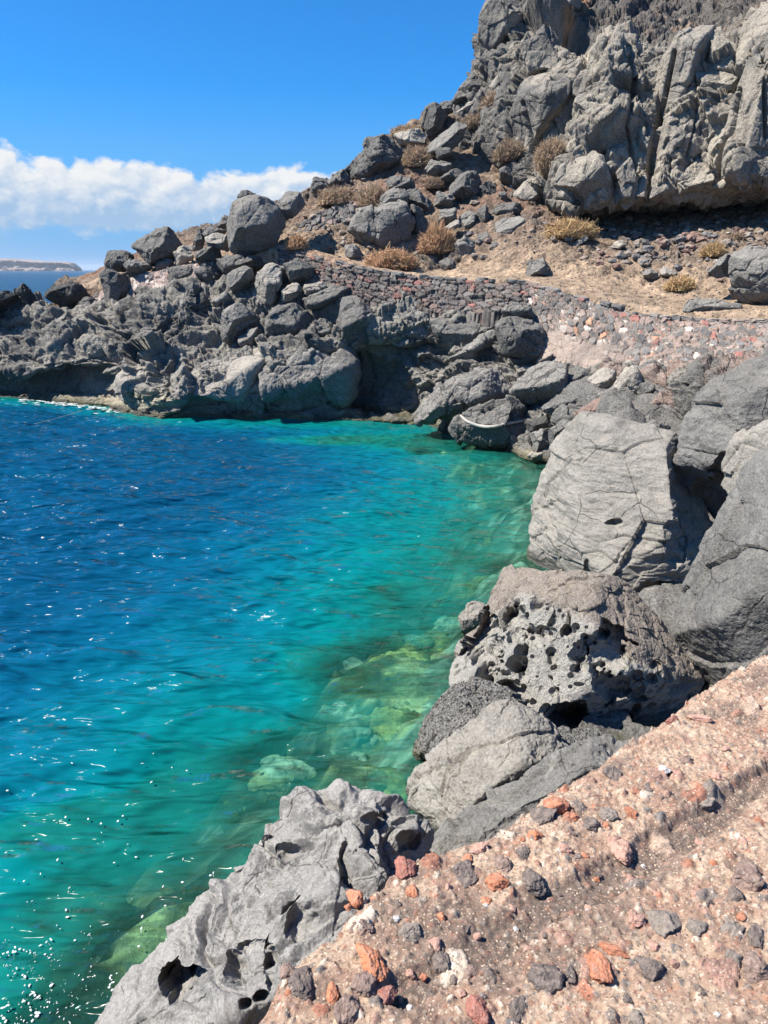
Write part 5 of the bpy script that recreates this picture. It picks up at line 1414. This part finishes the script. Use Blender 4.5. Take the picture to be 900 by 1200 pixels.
# ------------------------------------------------------------------ dry shrubs
b = NT('dry twigs')
at = b.n('Attribute', attribute_name='Col').outputs['Color']
d1 = b.n('BsdfDiffuse', {'Color': at}); d2 = b.n('BsdfTranslucent', {'Color': at})
mx = b.n('MixShader', {0: .25, 1: d1.outputs[0], 2: d2.outputs[0]})
b.t.links.new(mx.outputs[0], b.out.inputs[0])
M['twig'] = b.m
def shrub(cx, cy, wpx, hpx, rgb, label, n=1500, hang=False, seed=0):
    r = np.random.default_rng(700 + seed)
    hpx = hpx * .74; wpx = wpx * .92
    h_ = hit(cx, cy + hpx * (.05 if hang else .42))
    B = np.array(h_) if h_ is not None else P(cx, cy + hpx / 2, 33)
    if hang: B = B + (CAM - B) / np.linalg.norm(CAM - B) * .4
    k = B[1] / F_PX * 1.03
    rx, rz = wpx * k * .5, hpx * k * (.5 if hang else .95)
    ry = rx * .8
    # each twig: curved ribbon in three steps from near the root towards the rim
    u = r.normal(size=(n, 3)); u /= np.linalg.norm(u, axis=1, keepdims=True)
    if not hang: u[:, 2] = np.abs(u[:, 2])
    lob = 1 + .28 * fbm(u * 2.2 + seed, 3, 710 + seed)
    rad = r.uniform(.55, 1.02, n) ** .8 * lob
    tip = u * rad[:, None] * np.array([rx, ry, rz])
    root = u * r.uniform(.15, .8, n)[:, None] * np.array([rx, ry, rz]) * np.array([1, 1, .6]) + r.normal(size=(n, 3)) * .06 * rx
    midp = (root + tip) / 2 + r.normal(size=(n, 3)) * .13 * rx
    side = np.cross(tip - root, r.normal(size=(n, 3))); side /= np.linalg.norm(side, axis=1, keepdims=True) + 1e-9
    wd = r.uniform(.009, .020, n)[:, None] * (rx / .8) ** .5
    V = np.stack([root - side * wd, root + side * wd, midp - side * wd * .8, midp + side * wd * .8, tip - side * wd * .3, tip + side * wd * .3], 1).reshape(-1, 3)
    i = np.arange(n)[:, None] * 6
    F = np.concatenate([i + np.array([0, 1, 3, 2]), i + np.array([2, 3, 5, 4])])
    V[:, 2] = np.maximum(V[:, 2], -.12 * rz) if not hang else V[:, 2]
    me = mesh_from('dry_shrub', V, F, smooth=False)
    cc = np.array(rgb) * r.uniform(.7, 1.7, n)[:, None] * (1 + r.normal(size=(n, 3)) * .05)
    col_attr(me, 'Col', np.repeat(np.clip(cc, .01, .9), 6, axis=0))
    o = link('dry_shrub', me, M['twig'], loc=B)
    return tag(o, label, 'shrub', 'dry shrubs on the slope')
STR, ORG, BRN, YEL = (.36, .27, .19), (.40, .26, .16), (.27, .205, .15), (.42, .30, .165)
for a in [(458, 305, 68, 28, ORG, 'wide low orange brown shrub beside the path'), (512, 281, 44, 42, ORG, 'tall orange brown shrub leaning on the grey boulder above the path'),
          (347, 285, 30, 20, ORG, 'small round brown shrub at the foot of the dry stone terrace wall'), (398, 231, 54, 24, STR, 'straw coloured shrub growing on top of the terrace wall, left one'),
          (440, 232, 46, 32, STR, 'straw coloured shrub right above the massive grey rock'), (488, 185, 38, 30, STR, 'straw coloured shrub below the pale flat skyline rock'),
          (477, 154, 42, 14, STR, 'thin dry grass tuft on the skyline'), (668, 270, 66, 26, YEL, 'wide golden shrub on red earth under the cliff'),
          (797, 332, 38, 22, YEL, 'round golden bush at the inner edge of the path'), (836, 293, 34, 20, YEL, 'low golden tuft on the scree left of the big square boulder'),
          (560, 143, 44, 24, BRN, 'brown shrub on the upper slope left of the cliff'), (597, 178, 40, 30, BRN, 'brown thin shrub against the left part of the cliff'),
          (510, 215, 26, 16, BRN, 'small brown shrub left of the round dark boulder'), (580, 118, 36, 26, STR, 'straw coloured shrub where the slope meets the cliff'),
          (700, 250, 26, 10, BRN, 'small brown tuft at the shaded foot of the cliff'), (866, 278, 30, 10, BRN, 'small brown tuft above the big square boulder')]:
    shrub(*a, seed=len(bpy.data.objects), n=int(1600 + a[2] * a[3] * 1.8))
shrub(648, 183, 44, 54, STR, 'large round straw coloured shrub hanging on the cliff face', n=6000, hang=True, seed=5)

# ------------------------------------------------------------------ bleached branch, line, foam, scree
def tube(name, pts, rad, mat, seg=10):
    q, _ = cat_rom_pts(pts, 60)
    tg = np.gradient(q, axis=0); tg /= np.linalg.norm(tg, axis=1, keepdims=True)
    a = np.cross(tg, (.1, .2, 1)); a /= np.linalg.norm(a, axis=1, keepdims=True); c_ = np.cross(tg, a)
    th = np.linspace(0, 2 * math.pi, seg, endpoint=False)
    rr = np.interp(np.linspace(0, 1, 60), np.linspace(0, 1, len(rad)), rad)
    G = q[:, None] + rr[:, None, None] * (np.cos(th)[None, :, None] * a[:, None] + np.sin(th)[None, :, None] * c_[:, None])
    G = np.concatenate([q[:1, None].repeat(seg, 1), G, q[-1:, None].repeat(seg, 1)])
    V = G.reshape(-1, 3); V = V + (.12 * fbm(V * 9, 3, 801) * np.mean(rad))[:, None]
    i = np.arange(len(G) * seg).reshape(len(G), seg); j = np.roll(i, -1, 1)
    F = np.stack([i[:-1], j[:-1], j[1:], i[1:]], -1).reshape(-1, 4)
    base = V.mean(0)
    return link(name, mesh_from(name, V - base, F), mat, loc=base)
def plain(name, rgb, rough=.8, bump=.0):
    b = NT(name)
    pos = b.n('NewGeometry').outputs['Position']
    n = b.noise(pos, 14, 6, .65)
    bc = b.mixc(b.mapr(n, .3, .7), c4([k * .7 for k in rgb]), c4(rgb))
    bp = b.n('Bump', {'Distance': max(bump, .002), 'Height': n})
    pr = b.n('BsdfPrincipled', {'Base Color': bc, 'Roughness': rough, 'Normal': bp.outputs[0]})
    b.t.links.new(pr.outputs[0], b.out.inputs[0])
    return b.m
M['wood'] = plain('bleached wood', (.42, .385, .34), .85, .02)
M['line'] = plain('pale line', (.55, .5, .25), .6)
M['foam'] = plain('foam', (.62, .66, .64), .8)
def onfront(px_, py_, lift):
    dg = bpy.context.evaluated_depsgraph_get()
    d = Vector(ray(px_, py_)).normalized()
    r_ = scene.ray_cast(dg, Vector(CAM), d, distance=60)
    q = np.array(r_[1]); return q - np.array(d) * lift
bpy.context.view_layer.update()
br = tube('driftwood_branch', [onfront(a, c, .07) for a, c in ((540, 487), (548, 494), (562, 499), (578, 500), (596, 496), (613, 493))], [.035, .05, .055, .05, .045, .03], M['wood'])
tag(br, 'bleached curved branch lying over the rounded dark boulder at the cove corner', 'driftwood')
ln = tube('mooring_line', [PW(40, 497, .02), PW(70, 489, .04), P(96, 481, 30.6), P(118, 470, 32.8)], [.006, .006, .008, .008], M['line'], 6)
tag(ln, 'thin pale line running from the rocks into the water at the far left', 'rope')

def blobs(name, pts, mat, level=1, kind='stuff', squash=.3, label=None, cols=None, seed=0):
    dv, F = ico(level)
    r = np.random.default_rng(seed)
    Vs, Fs = [], []
    for k, (q, a, b2, h2, rot) in enumerate(pts):
        L = dv * (1 + .5 * (r.random(len(dv)) - .5))[:, None] * np.array([a, b2, h2])
        ca, sa = math.cos(rot), math.sin(rot)
        L = np.stack([L[:, 0] * ca - L[:, 1] * sa, L[:, 0] * sa + L[:, 1] * ca, L[:, 2]], 1)
        Vs.append(L + q); Fs.append(F + k * len(dv))
    me = mesh_from(name, np.concatenate(Vs), np.concatenate(Fs), smooth=squash < 1)
    if cols is not None: col_attr(me, 'Col', np.repeat(cols, len(dv), axis=0))
    return tag(link(name, me, mat), kind=kind)
r = np.random.default_rng(77)
fp = []
def wz(q):
    return np.array([q[0], q[1], waves(np.array([q[0]]), np.array([q[1]]))[0] * .6 + .006])
while len(fp) < 240:                                # flecks gathered along the lower left shore
    if r.random() < .75: a, c = abs(r.normal() * 60) , 1205 - abs(r.normal() * 55)
    else: a, c = r.uniform(0, 190), r.uniform(1040, 1200)
    if c > 1200 - (a - 112) * 1.3 and a > 100: continue
    q = wz(PW(a, c)); s_ = .004 + .009 * r.random() ** 3
    n_ = 1 if r.random() < .6 else r.integers(3, 8)
    dx = r.normal(size=2) * .03
    for j in range(n_):
        o = np.array([*(dx * j + r.normal(size=2) * .018), 0])
        fp.append((q + o, s_ * r.uniform(.6, 2.0), s_ * r.uniform(.5, 1.1), .004, r.uniform(0, 3.1)))
for _ in range(60):                                 # scattered glints of foam farther out
    q = wz(PW(r.uniform(0, 470), r.uniform(850, 1120)))
    if q[0] < -.3: fp.append((q, r.uniform(.008, .02), r.uniform(.005, .012), .004, r.uniform(0, 3.1)))
for _ in range(90):                                # wash along the far left waterline
    a = r.uniform(20, 140)
    c = np.interp(a, [0, 60, 120, 140, 170, 330], [465, 470, 476, 482, 488, 491]) + abs(r.normal()) * 2.2 + .5
    q = PW(a, c, .03)
    fp.append((q, r.uniform(.04, .16), r.uniform(.02, .06), .012, r.normal() * .3))
blobs('foam', fp, M['foam'], 1, seed=3)

# loose scree on the slope
gh, gw_ = HILL.shape[:2]
sc_pts, sc_col = [], []
hp = HILL.reshape(-1, 3)
hx, hy = proj(hp)
vr = np.repeat(np.linspace(-1, 5, gh), gw_)
wgt = np.where((vr > 1.35) & (vr < 4), .25 + .9 * sstep(-.1, .4, fbm(hp * .45, 3, 821)) + 1.6 * sstep(700, 790, hx) * sstep(1.4, 2.0, vr), 0.006)
wgt = wgt * ((hx > 320) & (hx < 940))
cum = np.cumsum(wgt); idx = np.searchsorted(cum, r.uniform(0, cum[-1], 3300))
for k in idx.clip(0, len(hp) - 1):
    s_ = .022 + .20 * r.random() ** 7
    q = hp[k] + np.array([r.normal() * .05, r.normal() * .05, s_ * .3])
    sc_pts.append((q, s_ * r.uniform(.8, 1.4), s_ * r.uniform(.7, 1.1), s_ * r.uniform(.45, .8), r.uniform(0, 3.1)))
    t_ = r.random()
    sc_col.append((.12, .112, .108) if t_ < .45 else (.24, .185, .14) if t_ < .75 else (.23, .12, .085) if t_ < .93 else (.42, .36, .3))
blobs('scree', sc_pts, M['masonry'], 1, squash=2, cols=np.array(sc_col) * r.uniform(.7, 1.2, (len(sc_col), 1)), seed=4)

# ------------------------------------------------------------------ weed covered boulders under the water
b = NT('weedy rock')
pos = b.n('NewGeometry').outputs['Position']
at = b.n('Attribute', attribute_name='Col').outputs['Color']
nn = b.noise(pos, 6, 8, .72)
bc = b.mixc(b.mapr(nn, .32, .68), b.mixc(.65, at, (.02, .028, .012, 1)), at)
bp = b.n('Bump', {'Distance': .08, 'Height': nn})
pr = b.n('BsdfPrincipled', {'Base Color': bc, 'Roughness': .9, 'Specular IOR Level': .1, 'Normal': bp.outputs[0]})
b.t.links.new(pr.outputs[0], b.out.inputs[0])
M['weedy'] = b.m
YG, AQ, OL, DKW = (.46, .44, .17), (.46, .52, .40), (.22, .22, .08), (.06, .07, .045)
for k, (px_, py_, rx, ry, top, rgb, lab) in enumerate([
    (462, 762, .62, .50, .22, YG, 'yellow green submerged boulder nearest the honeycombed boulder'),
    (432, 800, .55, .42, .32, AQ, 'pale submerged boulder left of the yellow green one'),
    (470, 815, .40, .45, .25, YG, 'yellow weed covered boulder under water beside the dark porous rock'),
    (420, 755, .42, .35, .50, AQ, 'pale bluish submerged boulder farthest out in the green water'),
    (508, 728, .50, .45, .28, OL, 'olive submerged boulder in front of the small pale pitted rock'),
    (332, 872, .48, .36, .30, AQ, 'round pale submerged boulder alone off the tip of the swirling ledge'),
    (300, 893, .36, .30, .45, DKW, 'dark submerged rock touching the round pale one off the ledge tip'),
    (372, 880, .42, .34, .55, DKW, 'dark submerged rock right of the round pale one'),
    (445, 885, .50, .36, .25, OL, 'olive weed covered boulder in the channel beside the ledge'),
    (470, 900, .32, .28, .12, YG, 'shallow yellow weed covered stone close to the pale pitted boulder'),
    (395, 840, .40, .36, .60, AQ, 'pale submerged rock between the shelf and the ledge tip'),
    (562, 650, .70, .65, .45, OL, 'olive submerged boulder at the left foot of the broad pale boulder'),
    (540, 690, .55, .50, .50, AQ, 'pale submerged boulder north of the small pitted rock'),
    (590, 590, .80, .70, .55, OL, 'large dim submerged boulder in the corner of the cove'),
    (235, 1085, .48, .26, .10, OL, 'olive shelf of rock just under water along the swirling ledge'),
    (188, 1128, .44, .25, .12, OL, 'olive green submerged slab beside the ledge at the lower left'),
    (130, 1165, .34, .24, .16, OL, 'weed covered slab in the bottom left shallows'),
    (92, 968, .55, .32, .95, DKW, 'dark deep rock seen through blue green water at the left')]):
    q = PW(px_, py_)
    dv, F = ico(5)
    r = np.random.default_rng(1200 + k)
    acc = np.zeros(len(dv))
    for _ in range(18):
        n = r.normal(size=3); n /= np.linalg.norm(n)
        acc += np.maximum(dv @ n, 0) ** 14 / r.uniform(.75, 1.15) ** 14
    L = dv * (acc ** (-1 / 14.))[:, None]
    L = L + vnormals(L, F) * (.12 * fbm(L * 1.6 + k * 3, 3, k) + .10 * facets(L * 2.2 + k * 3, k + 2, 1.2, .2))[:, None]
    hz = .75 * min(rx, ry)
    L = L * np.array([rx, ry, hz])
    me = mesh_from('submerged_boulder', L, F)
    cc = np.array(rgb) * (.45 + .9 * sstep(-.4, .4, fbm(L * 4 + k * 3, 4, k + 5)))[:, None]
    yl = (sstep(.0, .35, fbm(L * 2.5 + k, 3, k + 8)) * .6)[:, None]
    cc = cc * (1 - yl) + np.array([.40, .38, .12]) * yl
    col_attr(me, 'Col', cc)
    tag(link('submerged_boulder', me, M['weedy'], loc=(q[0], q[1], -top - L[:, 2].max())), lab, 'boulder', 'boulders under the water')
